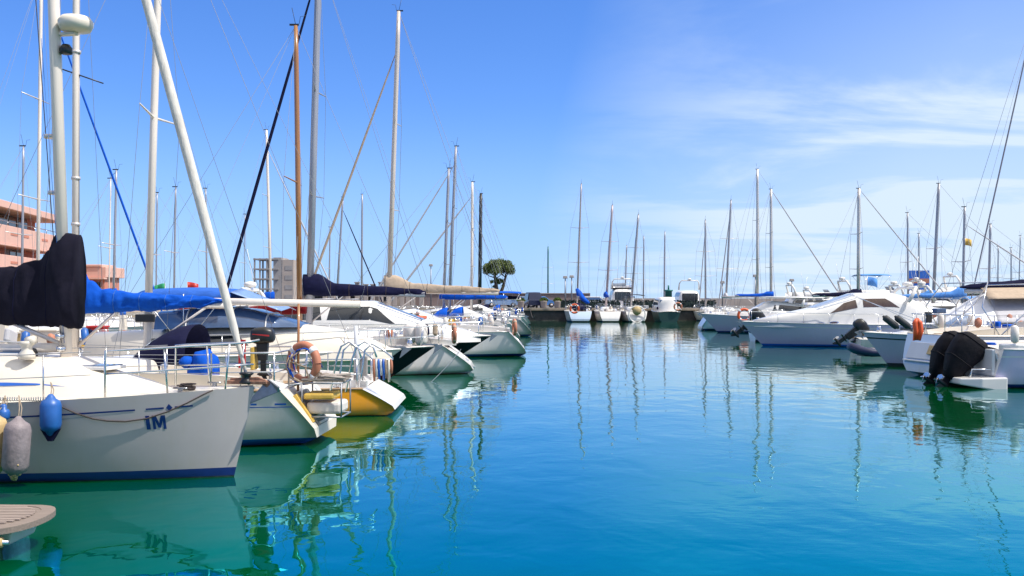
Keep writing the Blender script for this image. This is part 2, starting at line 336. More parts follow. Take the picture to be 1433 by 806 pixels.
class House:
    """superstructure: stations (x, halfwidth, zbase, ztop)"""
    def __init__(s, st, e=.35, tumble=.85, ne=10): s.st, s.e, s.tum, s.ne = st, e, tumble, ne
    def at(s, x):
        st = s.st
        for a, b in zip(st, st[1:]):
            if min(a[0], b[0]) <= x <= max(a[0], b[0]):
                k = (x - a[0]) / (b[0] - a[0]) if b[0] != a[0] else 0
                return [a[i] + (b[i] - a[i]) * k for i in range(4)]
        return st[0] if abs(x - st[0][0]) < abs(x - st[-1][0]) else st[-1]
    def ring(s, q):
        x, w, zb, zt = q; r = []; n = s.ne
        for i in range(2 * n + 1):
            th = math.pi * i / (2 * n); c = math.cos(th); sn = math.sin(th)
            y = w * math.copysign(abs(c) ** s.e, c); hh = abs(sn) ** (s.e + .25)
            y *= 1 - (1 - s.tum) * hh
            r.append((x, y, zb + (zt - zb) * hh))
        return r
    def build(s, name, m, parent, **k):
        mb = MB(); rs = [s.ring(q) for q in s.st]; mb.loft(rs, caps=True); return mb.build(name, m, parent, **k)
    def pt(s, x, v, sg, off=.008):
        _, w, zb, zt = s.at(x); th = math.asin(min(1, v) ** (1 / (s.e + .25))); c = math.cos(th)
        y = w * abs(c) ** s.e * (1 - (1 - s.tum) * v) + off
        return (x, sg * y, zb + (zt - zb) * v + off * .5)
    def top(s, x0, x1, k0, parent, m, name='windscreen', n=6, off=.012, thick=0):
        mb = MB(); rings = []
        def zt(x, y):
            r = s.ring(s.at(x))
            for a, b in zip(r, r[1:]):
                if min(a[1], b[1]) <= y <= max(a[1], b[1]): f = (y - a[1]) / ((b[1] - a[1]) or 1); return a[2] + (b[2] - a[2]) * f
            return r[len(r) // 2][2]
        for i in range(n + 1):
            x = x0 + (x1 - x0) * i / n; w_ = s.at(x)[1] * s.tum * k0; rings.append([(x, w_ * k, zt(x, w_ * k) + off) for k in (-1, -.8, -.5, -.2, .2, .5, .8, 1)])
        mb.loft(rings); return mb.build(name, m, parent)
    def window(s, x0, x1, v0, v1, parent, m, skew0=0, skew1=0, name='side_window', both=True, n=6):
        for sg in ((1, -1) if both else (-1,)):
            mb = MB(); vs = []
            for i in range(n + 1):
                for j in range(4):
                    f = j / 3; v = v0 + (v1 - v0) * f; a = x0 + skew0 * f; b = x1 + skew1 * f; vs.append(s.pt(a + (b - a) * i / n, v, sg))
            mb.add(vs, [[i * 4 + j, (i + 1) * 4 + j, (i + 1) * 4 + j + 1, i * 4 + j + 1] for i in range(n) for j in range(3)], 0, True)
            mb.build(name, m, parent)
# ------------------------------------------------ boats: shared fittings
def boat_root(name, tip, end, phi, L, label, cat, group=None):
    a = R(phi); e = 1 if end == 'bow' else -1
    c = Vector((tip[0] - e * L / 2 * math.cos(a), tip[1] - e * L / 2 * math.sin(a), 0))
    return empty(name, c, label, cat, a, group)
def loc(root, p):
    return Matrix.Rotation(-root.rotation_euler.z, 3, 'Z') @ (Vector(p) - root.location)
def mast_xy(root, basepx):
    """where the boat's centre line crosses the ray through a picture column"""
    a = root.rotation_euler.z; cx_, cy_ = root.location.x, root.location.y; k = (basepx - CX) / FPX
    d = math.cos(a) - k * math.sin(a)
    if abs(d) < .3: return (0, 0)
    s = (k * cy_ - cx_) / d; return (s, 0)
def pulpit(h, par, t=.8, hgt=.62, name='pulpit', r=.014, mid=True):
    m = MB()
    a = h.line(t, .985, .93, hgt, 6, 1); b = h.line(.985, t, .93, hgt, 6, -1)
    tip = Vector((h.deckpt(1).x + .06, 0, h.fb + hgt + .03)); pts = a + [tip] + b
    m.tube([h.line(t, t, .93, 0, 1)[0]] + pts + [h.line(t, t, .93, 0, 1, -1)[0]], r, 6)
    if mid: m.tube(h.line(t, .97, .93, hgt * .5, 5, 1) + [Vector((tip.x - .08, 0, h.fb + hgt * .5))] + h.line(.97, t, .93, hgt * .5, 5, -1), r * .8, 5)
    for sg in (1, -1):
        for q in (.5, .95):
            tt = t + (.97 - t) * q; p = h.line(tt, tt, .93, 0, 1, sg)[0]; m.tube([p, p + Vector((-.05 if q < .9 else .06, 0, hgt))], r, 6)
    return m.build(name, steel, par)
def pushpit(h, par, t=.12, hgt=.62, gate=.35, r=.014, name='pushpit'):
    m = MB()
    for sg in (1, -1):
        l = h.line(t, .01, .93, hgt, 4, sg); e = l[-1]; inner = Vector((e.x, e.y * gate, e.z))
        m.tube([h.line(t, t, .93, 0, 1, sg)[0]] + l + [inner, Vector((inner.x, inner.y, inner.z - hgt))], r, 6)
        l2 = [Vector((p.x, p.y, p.z - hgt * .5)) for p in l + [inner]]; m.tube(l2, r * .8, 5)
        p = h.line(.015, .015, .93, 0, 1, sg)[0]; m.tube([p, p + Vector((0, 0, hgt))], r, 6)
    if gate > 0:
        e = h.line(.01, .01, .93, hgt, 1)[0]; m.tube([Vector((e.x, e.y * gate, e.z)), Vector((e.x, -e.y * gate, e.z))], r * .7, 5)
    return m.build(name, steel, par)
def guard(h, par, t0=.13, t1=.8, n=5, hgt=.6, single=True, r=.012):
    posts = []
    if single:
        for sg in (1, -1):
            for i in range(n):
                t = t0 + (t1 - t0) * (i + .5) / n; p = h.line(t, t, .93, -.01, 1, sg)[0]
                m = MB(); m.tube([p, p + Vector((0, 0, hgt))], r, 6); m.build('stanchion', steel, par)
    for sg in (1, -1):
        m = MB()
        for hh in (hgt, hgt * .5): m.tube(h.line(t0, t1, .93, hh, 14, sg), .0055 if single else .007, 4)
        if not single:
            for i in range(n + 1):
                t = t0 + (t1 - t0) * i / n; p = h.line(t, t, .93, -.01, 1, sg)[0]; m.tube([p, p + Vector((0, 0, hgt))], r, 5)
        m.build('guard_rail' if not single else 'lifeline', wire if single else steel, par)
def coverloft(st, nz=14, wr=.05, seed=0, ns=40):
    """boom cover: stations (x, ztop, zbottom, halfwidth) along x, wrinkled"""
    m = MB(); rings = []
    for i in range(ns + 1):
        x = st[0][0] + (st[-1][0] - st[0][0]) * i / ns
        for a, b in zip(st, st[1:]):
            if min(a[0], b[0]) - 1e-6 <= x <= max(a[0], b[0]) + 1e-6:
                k = (x - a[0]) / (b[0] - a[0]); k2 = k * k * (3 - 2 * k); zt, zb, hw = (a[j] + (b[j] - a[j]) * k2 for j in (1, 2, 3)); break
        r = []
        for j in range(nz):
            q = 2 * math.pi * j / nz; c, s_ = math.cos(q), math.sin(q)
            f = .5 + .5 * s_
            y = hw * math.copysign(abs(c) ** .8, c) * (1 - .45 * f)
            z = (zt + zb) / 2 + (zt - zb) / 2 * s_
            nn = noise.noise(Vector((x * 3 + seed, f * 2.2, math.copysign(1, c)))) * wr + noise.noise(Vector((x * 8 + seed, f * 5 + x * 3, 7))) * wr * .5
            sagf = 1 - abs(s_)
            r.append((x, y + nn * math.copysign(1, c) * (.4 + sagf), z + nn * .35))
        rings.append(r)
    m.loft(rings, closed=True, caps=True); return m
def straps(m, par, idx, n, m_, name='cover_strap', k=1.015, r=.012):
    for i in idx:
        ring = [Vector(v) for v in m.v[i * n:(i + 1) * n]]; c = sum(ring, Vector()) / n
        q = MB(); q.tube([c + (p - c) * k for p in ring + ring[:1]], r, 5, caps=False, flat=.5); q.build(name, m_, par)
def mast_fit(par, base, top, r, sd=1):
    base, top = Vector(base), Vector(top); ax = (top - base).normalized(); H = (top - base).length
    m = MB(); m.tube([base + ax * .2 + Vector((-.02, -r * 1.05, 0)), top + Vector((-.02, -r * .8, 0))], .0045, 4); m.build('halyard', roped, par)
    m = MB(); m.tube([base + ax * .2 + Vector((.03, -r * 1.08, 0)), base + ax * H * .7 + Vector((.05, -r * 1.3, 0))], .0045, 4); m.build('halyard', fblue, par)
    for z in (.12, .3):
        p = base + ax * z + Vector((0, -r * .95, 0)); m = MB(); m.lathe([(.045, 0), (.04, .03), (.03, .05), (.045, .1), (.02, .12)], (0, 0, 0), 12, axis='y'); o = m.build('halyard_winch', steel, par); o.location = p; o.rotation_euler = (R(180), 0, 0)
    for z in (2.3, 3.1, 5.3): m = MB(); p = base + ax * z; m.lathe([(r * .9, 0), (r * 1.06, 0), (r * 1.06, .05), (r * .9, .05)], p, 12); m.build('mast_collar', alu, par)
    m = MB(); m.tube([base + ax * .1 + Vector((-r * .98, 0, 0)), base + ax * H * .98 + Vector((-r * .72, 0, 0))], .008, 4); m.build('luff_groove', mgrey, par)
def transom_fit(root, h, B):
    def tp(z, y, o=.03): return Vector((h.xz(0, z) - o, y, z))
    m = MB(); pts0 = [tp(z, .14) for z in (.12, h.fs * .5, h.fs)]; pts1 = [tp(z, -.14) for z in (.12, h.fs * .5, h.fs)]
    m.tube(pts0, .013, 6); m.tube(pts1, .013, 6)
    for k in range(4): z = .18 + (h.fs - .3) * k / 3; m.tube([tp(z, .14), tp(z, -.14)], .011, 5)
    m.build('swim_ladder', steel, root)
    for sg in (1, -1): m = MB(); m.add([tp(h.fs * a, sg * B * b, .008) for a, b in ((.72, .16), (.72, .27), (.5, .25), (.5, .16))], [[0, 1, 2, 3]], 0, False); m.build('transom_locker', gelg, root, solid=.01)
def rigging(h, par, base, top, color, r, spreaders=2, boom=None, stay_bow=True, backstay=True, furl=None, shroud=True, cover=None, det=True, wr=.006, swp=.9, masthead=True):
    """base, top: local points of the mast; boom=(dx, dz, r): length signed, height above base"""
    base = Vector(base); top = Vector(top); ax = top - base; H = ax.length
    m = MB(); n = 10 if det else 6
    m.tube([base - Vector((0, 0, .25)), base + ax * .5, base + ax * .9, top], [r, r, r * .92, r * .72], n, flat=.8)
    mast = m.build('mast', color, par)
    if masthead:
        m = MB(); m.box(top + Vector((-.05, 0, .03)), (.28, .06, .05)); m.tube([top, top + Vector((-.12, 0, .55))], .008, 4)
        m.tube([top + Vector((.1, 0, .05)), top + Vector((.14, 0, .28)), top + Vector((.3, 0, .3))], .007, 4); m.build('masthead', black, mast)
    ends = []
    for i in range(spreaders):
        f = (.36, .64)[i] if spreaders == 2 else .5; c = base + ax * f; wd = h.B * .5 * swp * (.78 if i else .9)
        m = MB(); m.tube([c + Vector((-.15, wd, .06)), c, c + Vector((-.15, -wd, .06))], [.016, .032, .016], 5); m.build('spreader', color if det else alu, mast); ends.append((c, wd))
    m = MB()
    for sg in (1, -1):
        if not shroud: break
        t = max(.05, min(.95, (base.x + h.L / 2 - .1) / h.L)); cp = h.deckpt(t, .93); cp = Vector((cp.x - .1, cp.y * sg, cp.z))
        pts = [cp] + [c + Vector((-.15, wd * sg, .06)) for c, wd in ends] + [top]
        m.tube(pts, wr, 4)
        if ends: m.tube([cp + Vector((.25, -.05 * sg, 0)), base + ax * .36], wr * .8, 4)
    # connect at the top so that this is one set of wires
    if backstay: m.tube([top, Vector((-h.L / 2 + max(0, h.srake) + .1, 0, h.fs))], wr, 4)
    bowp = Vector((h.L / 2 - .08, 0, h.fb + .02))
    if stay_bow and not furl: m.tube([top, bowp], wr, 4)
    if m.v: m.build('rigging', wire, par)
    if furl:
        fm, fr, frac = furl
        tp = base + ax * frac; d = bowp - tp
        m = MB(); pts = [tp + d * k for k in (0, .04, .1, .3, .6, .8, .93, .96, 1)]
        m.tube(pts, [.012, .02, fr * .6, fr * .85, fr, fr, fr * .8, .03, .02], 8); fo = m.build('furled_headsail', fm, par)
        m = MB(); m.lathe([(.09, 0), (.1, .02), (.06, .05), (.06, .1), (.1, .13), (.09, .15)], bowp + Vector((-.04, 0, .02)), 12); m.build('furling_drum', black, fo)
    if boom:
        bl, bz, br = boom; b0 = base + Vector((.12 * (1 if bl > 0 else -1), 0, bz)); b1 = b0 + Vector((bl, 0, -.02 * abs(bl)))
        m = MB(); m.tube([b0, b1], br, 10, flat=.7); bo = m.build('boom', color, par)
        m = MB(); e = b0 + (b1 - b0) * .3; m.tube([e, base + Vector((0.05, 0, .15))], .028, 6); m.build('boom_vang', alu, par)
        m = MB(); m.tube([b1, b1 + Vector((-.1, 0, .4)), top], wr * .8, 4); m.build('topping_lift', wire, par)
        if cover:
            cm_, hgt, ext = cover; sgn = 1 if bl > 0 else -1
            st = [(b0.x - sgn * .3, b0.z + hgt * 1.0, b0.z - .1, r * 2.1), (b0.x + sgn * .15, b0.z + hgt * 1.02, b0.z - .12, r * 2.3), (b0.x + bl * .22, b0.z + hgt * .5, b0.z - .12, .13), (b0.x + bl * .6, b0.z + hgt * .34, b0.z - .11, .12), (b0.x + bl * .95, b0.z + .12, b0.z - .1, .09), (b0.x + bl * 1.01, b0.z + .04, b0.z - .07, .05)]
            nsx = 40 if det else 12; cv = coverloft(st, 12, .05, rnd.random() * 9, nsx); bc = cv.build('boom_cover', cm_, par)
            if det: straps(cv, bc, (9, 15, 21, 27, 33), 12, roped, r=.014)
    return mast, bowp
def wheel(par, p, r=.45, m_=steel):
    m = MB(); m.torus(p, r, .018, 'x', 24, 6); p = Vector(p)
    for i in range(3): q = math.pi * i / 3; d = Vector((0, math.cos(q), math.sin(q))) * r; m.tube([p - d, p + d], .01, 5)
    m.build('steering_wheel', m_, par)
def sprayhood(par, x, z, w_, l, hgt, m_, dirn=1):
    m = MB(); rings = []
    for i in range(9):
        f = i / 8; q = math.pi * .5 * f; hh = hgt * (math.sin(q) ** .7 if f > 0 else 0.02); xx = x + l * (1 - f) * dirn
        rings.append([(xx, w_ * math.cos(math.pi * j / 12) * (.9 + .1 * f), z + hh * abs(math.sin(math.pi * j / 12)) ** .55) for j in range(13)])
    m.loft(rings); o = m.build('sprayhood', m_, par, solid=.01)
    m = MB(); rings2 = []
    for i in (1, 2, 3):
        f = i / 8; q = math.pi * .5 * f; hh = hgt * math.sin(q) ** .7; xx = x + l * (1 - f) * dirn + .012 * dirn
        rings2.append([(xx, w_ * math.cos(math.pi * j / 12) * (.9 + .1 * f) * 1.0, z + hh * abs(math.sin(math.pi * j / 12)) ** .55 + .012) for j in (3, 4, 5, 6, 7, 8, 9)])
    m.loft(rings2); m.build('sprayhood_window', clearp, par, solid=.004)
def bimini(par, x0, x1, z, w_, hgt, m_, name='bimini', arc=.12, side=0.0, frame=True):
    m = MB(); rings = []
    for i in range(9):
        f = i / 8; x = x0 + (x1 - x0) * f; e = .05 * math.sin(math.pi * f)
        rings.append([(x, w_ * k, z + hgt + e - arc * abs(k) ** 2.4 - (side * max(0, abs(k) - .93) / .07)) for k in (-1, -.93, -.7, -.35, 0, .35, .7, .93, 1)])
    m.loft(rings); b = m.build(name, m_, par, solid=.02)
    if frame:
        m = MB()
        for f in (.05, .5, .95):
            xm = (x0 + x1) / 2; x = x0 + (x1 - x0) * f
            m.tube([(xm + (x - xm) * .15, -w_, z)] + [(x, w_ * k, z + hgt - arc * abs(k) ** 2.4 - .015) for k in (-1, -.7, -.35, 0, .35, .7, 1)] + [(xm + (x - xm) * .15, w_, z)], .013, 5)
        m.build('bimini_frame', steel, b)
def clutter(h, par, rs, cab=True):
    rr = random.Random(rs); L, B = h.L, h.B
    def at(t, y, dz=0): p = h.deckpt(t, 1); return Vector((p.x, y, h.sheer(t) + dz))
    for k in range(3):
        p = at(rr.uniform(.05, .9), rr.choice((-1, 1)) * B * rr.uniform(.22, .36) * .8, .02); m = MB()
        for j in range(4): m.torus(p + Vector((rr.uniform(-.03, .03), 0, .03 * j)), .13 + .03 * rr.random(), .016, 'z', 10, 4)
        m.build('rope_coil', rr.choice((rope, roped, bluec, fwhite)), par)
    for k in range(3):
        t = rr.uniform(.04, .3); sg = rr.choice((-1, 1)); p = h.line(t, t, .93, .42, 1, sg)[0]; m = MB(); l = rr.uniform(.3, .5); m.lathe([(.03, -l / 2), (.1, -l / 2 + .06), (.11, 0), (.1, l / 2 - .06), (.03, l / 2)], (0, 0, 0), 10); o = m.build('rail_fender', rr.choice((fwhite, fwhite, navyc, fblue, salmon)), par); o.location = p; o.rotation_euler = (rr.uniform(-.2, .2), rr.uniform(-.2, .2), 0)
    if rr.random() < .6:
        p = h.line(.03, .03, .93, .5, 1, rr.choice((-1, 1)))[0]; m = MB(); m.box(p + Vector((0, 0, 0)), (.14, .5, .35), rot=Matrix.Rotation(rr.uniform(-.3, .3), 3, 'X')); m.build('rail_bag', rr.choice((navyc, bluec, greyc, yelp, beigec)), par, bevel=.05)
    if rr.random() < .5:
        p = at(.62, 0, .34 if cab else .1); m = MB(); m.box(p, (.7, .9, .22)); m.build('liferaft_case', gel, par, bevel=.06)
    m = MB(); p = at(.93, 0, .06); m.lathe([(.09, 0), (.09, .1), (.06, .14), (.08, .2)], p, 10); m.build('windlass', steel, par)
    p = at(.985, 0, .07); m = MB(); m.box(p, (.5, .07, .05)); m.prism([(p.x + .2, p.z + .02), (p.x + .42, p.z - .05), (p.x + .1, p.z - .3)], -.02, .02); m.build('anchor', galv, par)
    for k in range(2):
        p = at(rr.uniform(.2, .3), rr.uniform(-.4, .4), rr.uniform(.1, .4)); m = MB(); m.box(p, (.35, .25, .3), rot=Matrix.Rotation(rr.random(), 3, 'Z')); m.build('deck_box', rr.choice((gelw, bluec, redp, greyc, yelp, gelw)), par, bevel=.04)
def cleats(h, par):
    for t in (.06, .9):
        for sg in (1, -1):
            p = h.line(t, t, .85, .0, 1, sg)[0]; m = MB(); m.tube([p + Vector((-.1, 0, .05)), p + Vector((.1, 0, .05))], .012, 5); m.box(p + Vector((0, 0, .02)), (.06, .03, .06)); m.build('cleat', steel, par)
def hatch(par, x, y, z, s_=.5, m_=glassb):
    m = MB(); m.box((x, y, z), (s_ + .08, s_ + .08, .05)); f = m.build('hatch', gel, par, bevel=.012); m = MB(); m.box((x, y, z + .028), (s_, s_, .02)); m.build('hatch_glass', m_, f)
def winch(par, p): m = MB(); m.lathe([(.07, 0), (.06, .03), (.045, .06), (.06, .12), (.055, .15), (.02, .16)], p, 12); m.build('winch', steel, par)
def outboard(par, p, yaw=0, tilt=0, s_=1.0, cov=None, name='outboard_motor', stripe=None):
    """p: clamp point on the transom, engine hangs behind along local -x"""
    o = bpy.data.objects.new(name, None); COL.objects.link(o); o.parent = par; o.location = p; o.rotation_euler = (0, R(tilt), R(yaw)); o.scale = (s_,) * 3; o.empty_display_size = .2
    m = MB(); rings = []
    for x, w_, z0, z1 in ((-.62, .12, .38, .62), (-.56, .2, .32, .72), (-.35, .23, .28, .78), (-.1, .22, .28, .76), (.02, .19, .32, .7), (.06, .1, .38, .62)):
        rings.append([(x, w_ * math.copysign(abs(math.cos(q)) ** .6, math.cos(q)), (z0 + z1) / 2 + (z1 - z0) / 2 * math.copysign(abs(math.sin(q)) ** .6, math.sin(q))) for q in (2 * math.pi * j / 14 for j in range(14))])
    m.loft(rings, closed=True, caps=True); m.build('cowling', cov or black, o)
    if stripe:
        m = MB()
        for sg in (1, -1):
            vs = []
            for i in range(7): x = -.54 + .5 * i / 6; zz = .5 + .06 * i / 6; vs += [(x, sg * .238, zz), (x, sg * .238, zz + .05 - .005 * i)]
            m.add(vs, [[2 * i, 2 * i + 2, 2 * i + 3, 2 * i + 1] for i in range(6)], 0, False)
        m.build('cowling_stripe', stripe, o)
    m = MB(); m.box((-.28, 0, .05), (.26, .16, .5), taper=1.3); m.box((-.3, 0, -.38), (.16, .09, .42)); m.box((-.32, 0, -.3), (.36, .2, .03))
    m.build('leg', black if not cov else cov, o, bevel=.02)
    m = MB(); m.tube([(-.12, 0, -.6), (-.2, 0, -.6), (-.45, 0, -.6), (-.52, 0, -.6)], [.02, .06, .055, .03], 10)
    m.prism([(-.22, -.62), (-.38, -.62), (-.42, -.8), (-.34, -.8)], -.01, .01)
    g = m.build('gearcase', black, o)
    m = MB()
    for k in range(3):
        q = 2 * math.pi * k / 3; d = Vector((0, math.cos(q), math.sin(q))); e = Vector((.05, -d.z * .06, d.y * .06)); c = Vector((-.5, 0, -.6))
        m.add([c - e * .5, c + d * .08 + e * -.9, c + d * .16 - e * .3, c + d * .15 + e * .9, c + e * .6], [[0, 1, 2, 3, 4]], 0, False)
    m.build('propeller', steel, o, solid=.01)
    m = MB(); m.box((0, 0, .02), (.1, .26, .3)); m.build('clamp_bracket', black, o, bevel=.01)
    return o
def fender(label, p, r, l, m_, group=None, cap=None, tilt=(0, 0), ropeto=None, dirty=None, name='fender'):
    o = empty(name, p, label, 'fender', 0, group); o.rotation_euler = (tilt[0], tilt[1], 0)
    m = MB(); pr = [(.02, -l / 2 - .05), (.04, -l / 2 - .03), (r * .5, -l / 2 + .01), (r * .86, -l / 2 + r * .3), (r, -l / 2 + r * .75), (r, l / 2 - r * .75), (r * .86, l / 2 - r * .3), (r * .5, l / 2 - .01), (.04, l / 2 + .03), (.02, l / 2 + .05)]
    m.lathe(pr, (0, 0, 0), 18); m.build('fender_body', m_, o)
    if cap:
        m = MB(); m.add([(-r * .95, 0, -l / 2 + r * .35), (r * .95, 0, -l / 2 + r * .35), (.03, 0, -l / 2 - .11), (-.03, 0, -l / 2 - .11)], [[0, 1, 2, 3]], 0, False); m.build('end_web', cap, o, solid=.05)
    if dirty:
        m = MB(); rr = random.Random(3)
        for k in range(45):
            q = rr.random() * 6.28; z = -l / 2 - .06 + rr.random() ** 1.5 * r * 1.3; rad = r * min(1, .35 + (z + l / 2) / r * .7); m.ell((math.cos(q) * rad, math.sin(q) * rad, z), (.012 + .014 * rr.random(),) * 3, 5, 4, 0)
        m.build('barnacles', dirty, o)
    if ropeto:
        d = Vector(ropeto) - Vector(p)
        m = MB(); m.tube([(0, 0, l / 2 + .03), d * .5 + Vector((.01, 0, l / 4)), d], .007, 5); m.tube([(.025, 0, l / 2 + .03), d * .5 + Vector((.04, 0, l / 4)), d], .007, 5); m.build('fender_line', rope, o)
    return o
def lifebuoy(label, p, r=.3, ax='y', m_=salmon, rz=0, name='lifebuoy', band=whitec):
    o = empty(name, p, label, 'lifebuoy', rz)
    m = MB(); m.torus((0, 0, 0), r, r * .24, ax, 24, 10); m.build('ring', m_, o)
    for k in range(4):
        q = math.pi / 4 + math.pi / 2 * k; pts = []
        for j in range(4): qq = q - .14 + .28 * j / 3; pts.append((r * math.cos(qq), 0, r * math.sin(qq)) if ax == 'y' else (0, r * math.cos(qq), r * math.sin(qq)))
        m = MB(); m.tube(pts, r * .255, 10); m.build('band', band, o)
    return o
def cloth(par, name, pts0, pts1, m_, wr=.05, n=10, k=8, seed=0, solid=.012):
    """sheet between two polylines"""
    m = MB(); rings = []
    def samp(pl, f):
        f *= len(pl) - 1; i = min(int(f), len(pl) - 2); return Vector(pl[i]).lerp(Vector(pl[i + 1]), f - i)
    for i in range(n + 1):
        a, b = samp(pts0, i / n), samp(pts1, i / n)
        rings.append([a.lerp(b, j / k) + Vector((noise.noise(Vector((i * .9, j * .7, seed))), noise.noise(Vector((i * .9, j * .7, seed + 5))), 0)) * wr * min(j, 1) for j in range(k + 1)])
    m.loft(rings); return m.build(name, m_, par, solid=solid)
def flag(par, p, w_, h_, m_, pole=1.0, d=(1, 0, 0), m2=None):
    p = Vector(p); d = Vector(d).normalized(); m = MB(); m.tube([p, p + Vector((0, 0, pole))], .012, 5); st = m.build('flag_staff', alu, par)
    m = MB(); vs = []; n = 8
    for i in range(n + 1):
        f = i / n; q = p + d * w_ * f + Vector((-d.y, d.x, 0)) * .06 * math.sin(f * 7) + Vector((0, 0, pole - .02 - f * f * h_ * .3)); vs += [q, q - Vector((0, 0, h_))]
    m.add(vs, [[2 * i, 2 * i + 2, 2 * i + 3, 2 * i + 1] for i in range(n)], 0)
    if m2:
        for i in range(n): m.m[i] = 0 if i < 3 else (1 if i < 5 else 2)
    m.build('flag', m_ if m2 is None else [m_, whitec, m2], st, solid=.006)
def mooring(label, a, b, sag=.3, r=.014, m_=roped, name='mooring_rope', group='mooring ropes'):
    a, b = Vector(a), Vector(b); m = MB(); pts = []
    for i in range(13): f = i / 12; q = a.lerp(b, f); q.z -= sag * 4 * f * (1 - f); pts.append(q)
    m.tube(pts, r, 5); return tag(m.build(name, m_), label, 'rope', group)

def sailboat(label, tip, end, phi, L=10, B=3.2, fb=1.25, fs=1.0, tr=.75, brake=1.0, srake=.5, hull=None, boot=None, dk=None, mast=None, boom=None, cover=None, furl=None,
             cabin=True, hood=None, det=1, stripe=None, striped=None, group=None, bim=None, rails=True, mr=.08, mcol=None, sp=2, transom=None, flare=.8, ns=26, bottom=None, sm=.42, wheelx=None, winds=True, shroud=True, name='sailing_yacht', wr=.006, buoy=False, full=2.2, tend=None, stw=.78):
    root = boat_root(name, tip, end, phi, L, label, 'sailing yacht', group)
    h = Hull(L, B, fb, fs, tr, brake, srake, sm, flare, full=full, stw=stw); hm = hull or gelh
    h.build(root, [hm, boot or navyboot, bottom or antif, transom or hm, striped or navyboot], boot=.13, ns=ns, stripe=stripe)
    h.deck(root, dk or deckm, rail=(teak if det >= 2 else (alu if det == 1 else None)))
    root['_'] = 0; del root['_']
    H = None
    if cabin:
        c0, c1 = -L * .12, L * .27
        H = House([(c0 - .02, B * .27, h.fs - .1, h.fs + .42), (c0 + .3, B * .3, h.fs - .1, h.fs + .46), (L * .08, B * .29, h.fs, h.fb + .26), (c1 - .5, B * .2, h.fs, h.fb + .12), (c1, B * .1, h.fs, h.fb + .0)], .4, .8)
        H.build('coachroof', dk or gel, root)
        if winds and det:
            H.window(c0 + .5, L * .06, .45, .8, root, glass, name='cabin_window'); H.window(L * .08, L * .17, .4, .72, root, glass, name='cabin_window')
        hatch(root, L * .2, 0, h.fb + .16, .45)
        # cockpit coaming and well
        for sg in (1, -1):
            m = MB(); m.loft([[(x, sg * B * a, h.fs - .02), (x, sg * B * (a + .01), h.fs + .26 * g), (x, sg * B * (a - .05), h.fs + .26 * g), (x, sg * B * (a - .07), h.fs - .02)] for x, a, g in ((-L * .42, .28, .5), (-L * .3, .31, .9), (c0, .32, 1.1))], closed=True, caps=True, sm=False); m.build('coaming', dk or gel, root)
        m = MB(); m.box((-L * .27, 0, h.fs + .012), (L * .26, B * .42, .03)); m.build('cockpit_floor', teak if det else greyteak, root)
    if hood: sprayhood(root, -L * .14, h.fs + .35, B * .3, .9, .62, hood)
    if bim: bimini(root, -L * .42, -L * .2, h.fs + .1, B * .36, 1.75, bim)
    if rails:
        pulpit(h, root, mid=det >= 1); pushpit(h, root)
        guard(h, root, n=5, single=det >= 2)
    if det >= 1: cleats(h, root)
    if wheelx is not None: wheel(root, (wheelx, 0, h.fs + .75))
    mst = None; bowp = None
    if mast:
        bpx, tpx, tpy = mast
        mxl = mast_xy(root, bpx)[0] if bpx is not None else L * .07
        if abs(mxl) > L * .45: print('MASTOFF', label, round(mxl, 2), L)
        base = Vector((mxl, 0, (h.fb + .2) if cabin else h.fb))
        wb = Matrix.Rotation(root.rotation_euler.z, 3, 'Z') @ base + root.location
        topw = Vector((Xp(tpx, wb.y), wb.y, Zp(tpy, wb.y))); top = loc(root, topw)
        mst, bowp = rigging(h, root, base, top, mcol or alu, mr, sp, boom, furl=furl, cover=cover, det=det >= 1, wr=wr, shroud=shroud)
    if det == 1: clutter(h, root, len(label) * 7 + int(L * 10), cabin)
    if det >= 1 and cabin:
        for sg in (1, -1): winch(root, (-L * .2, sg * B * .29, h.fs + .26))
    return root, h, mst

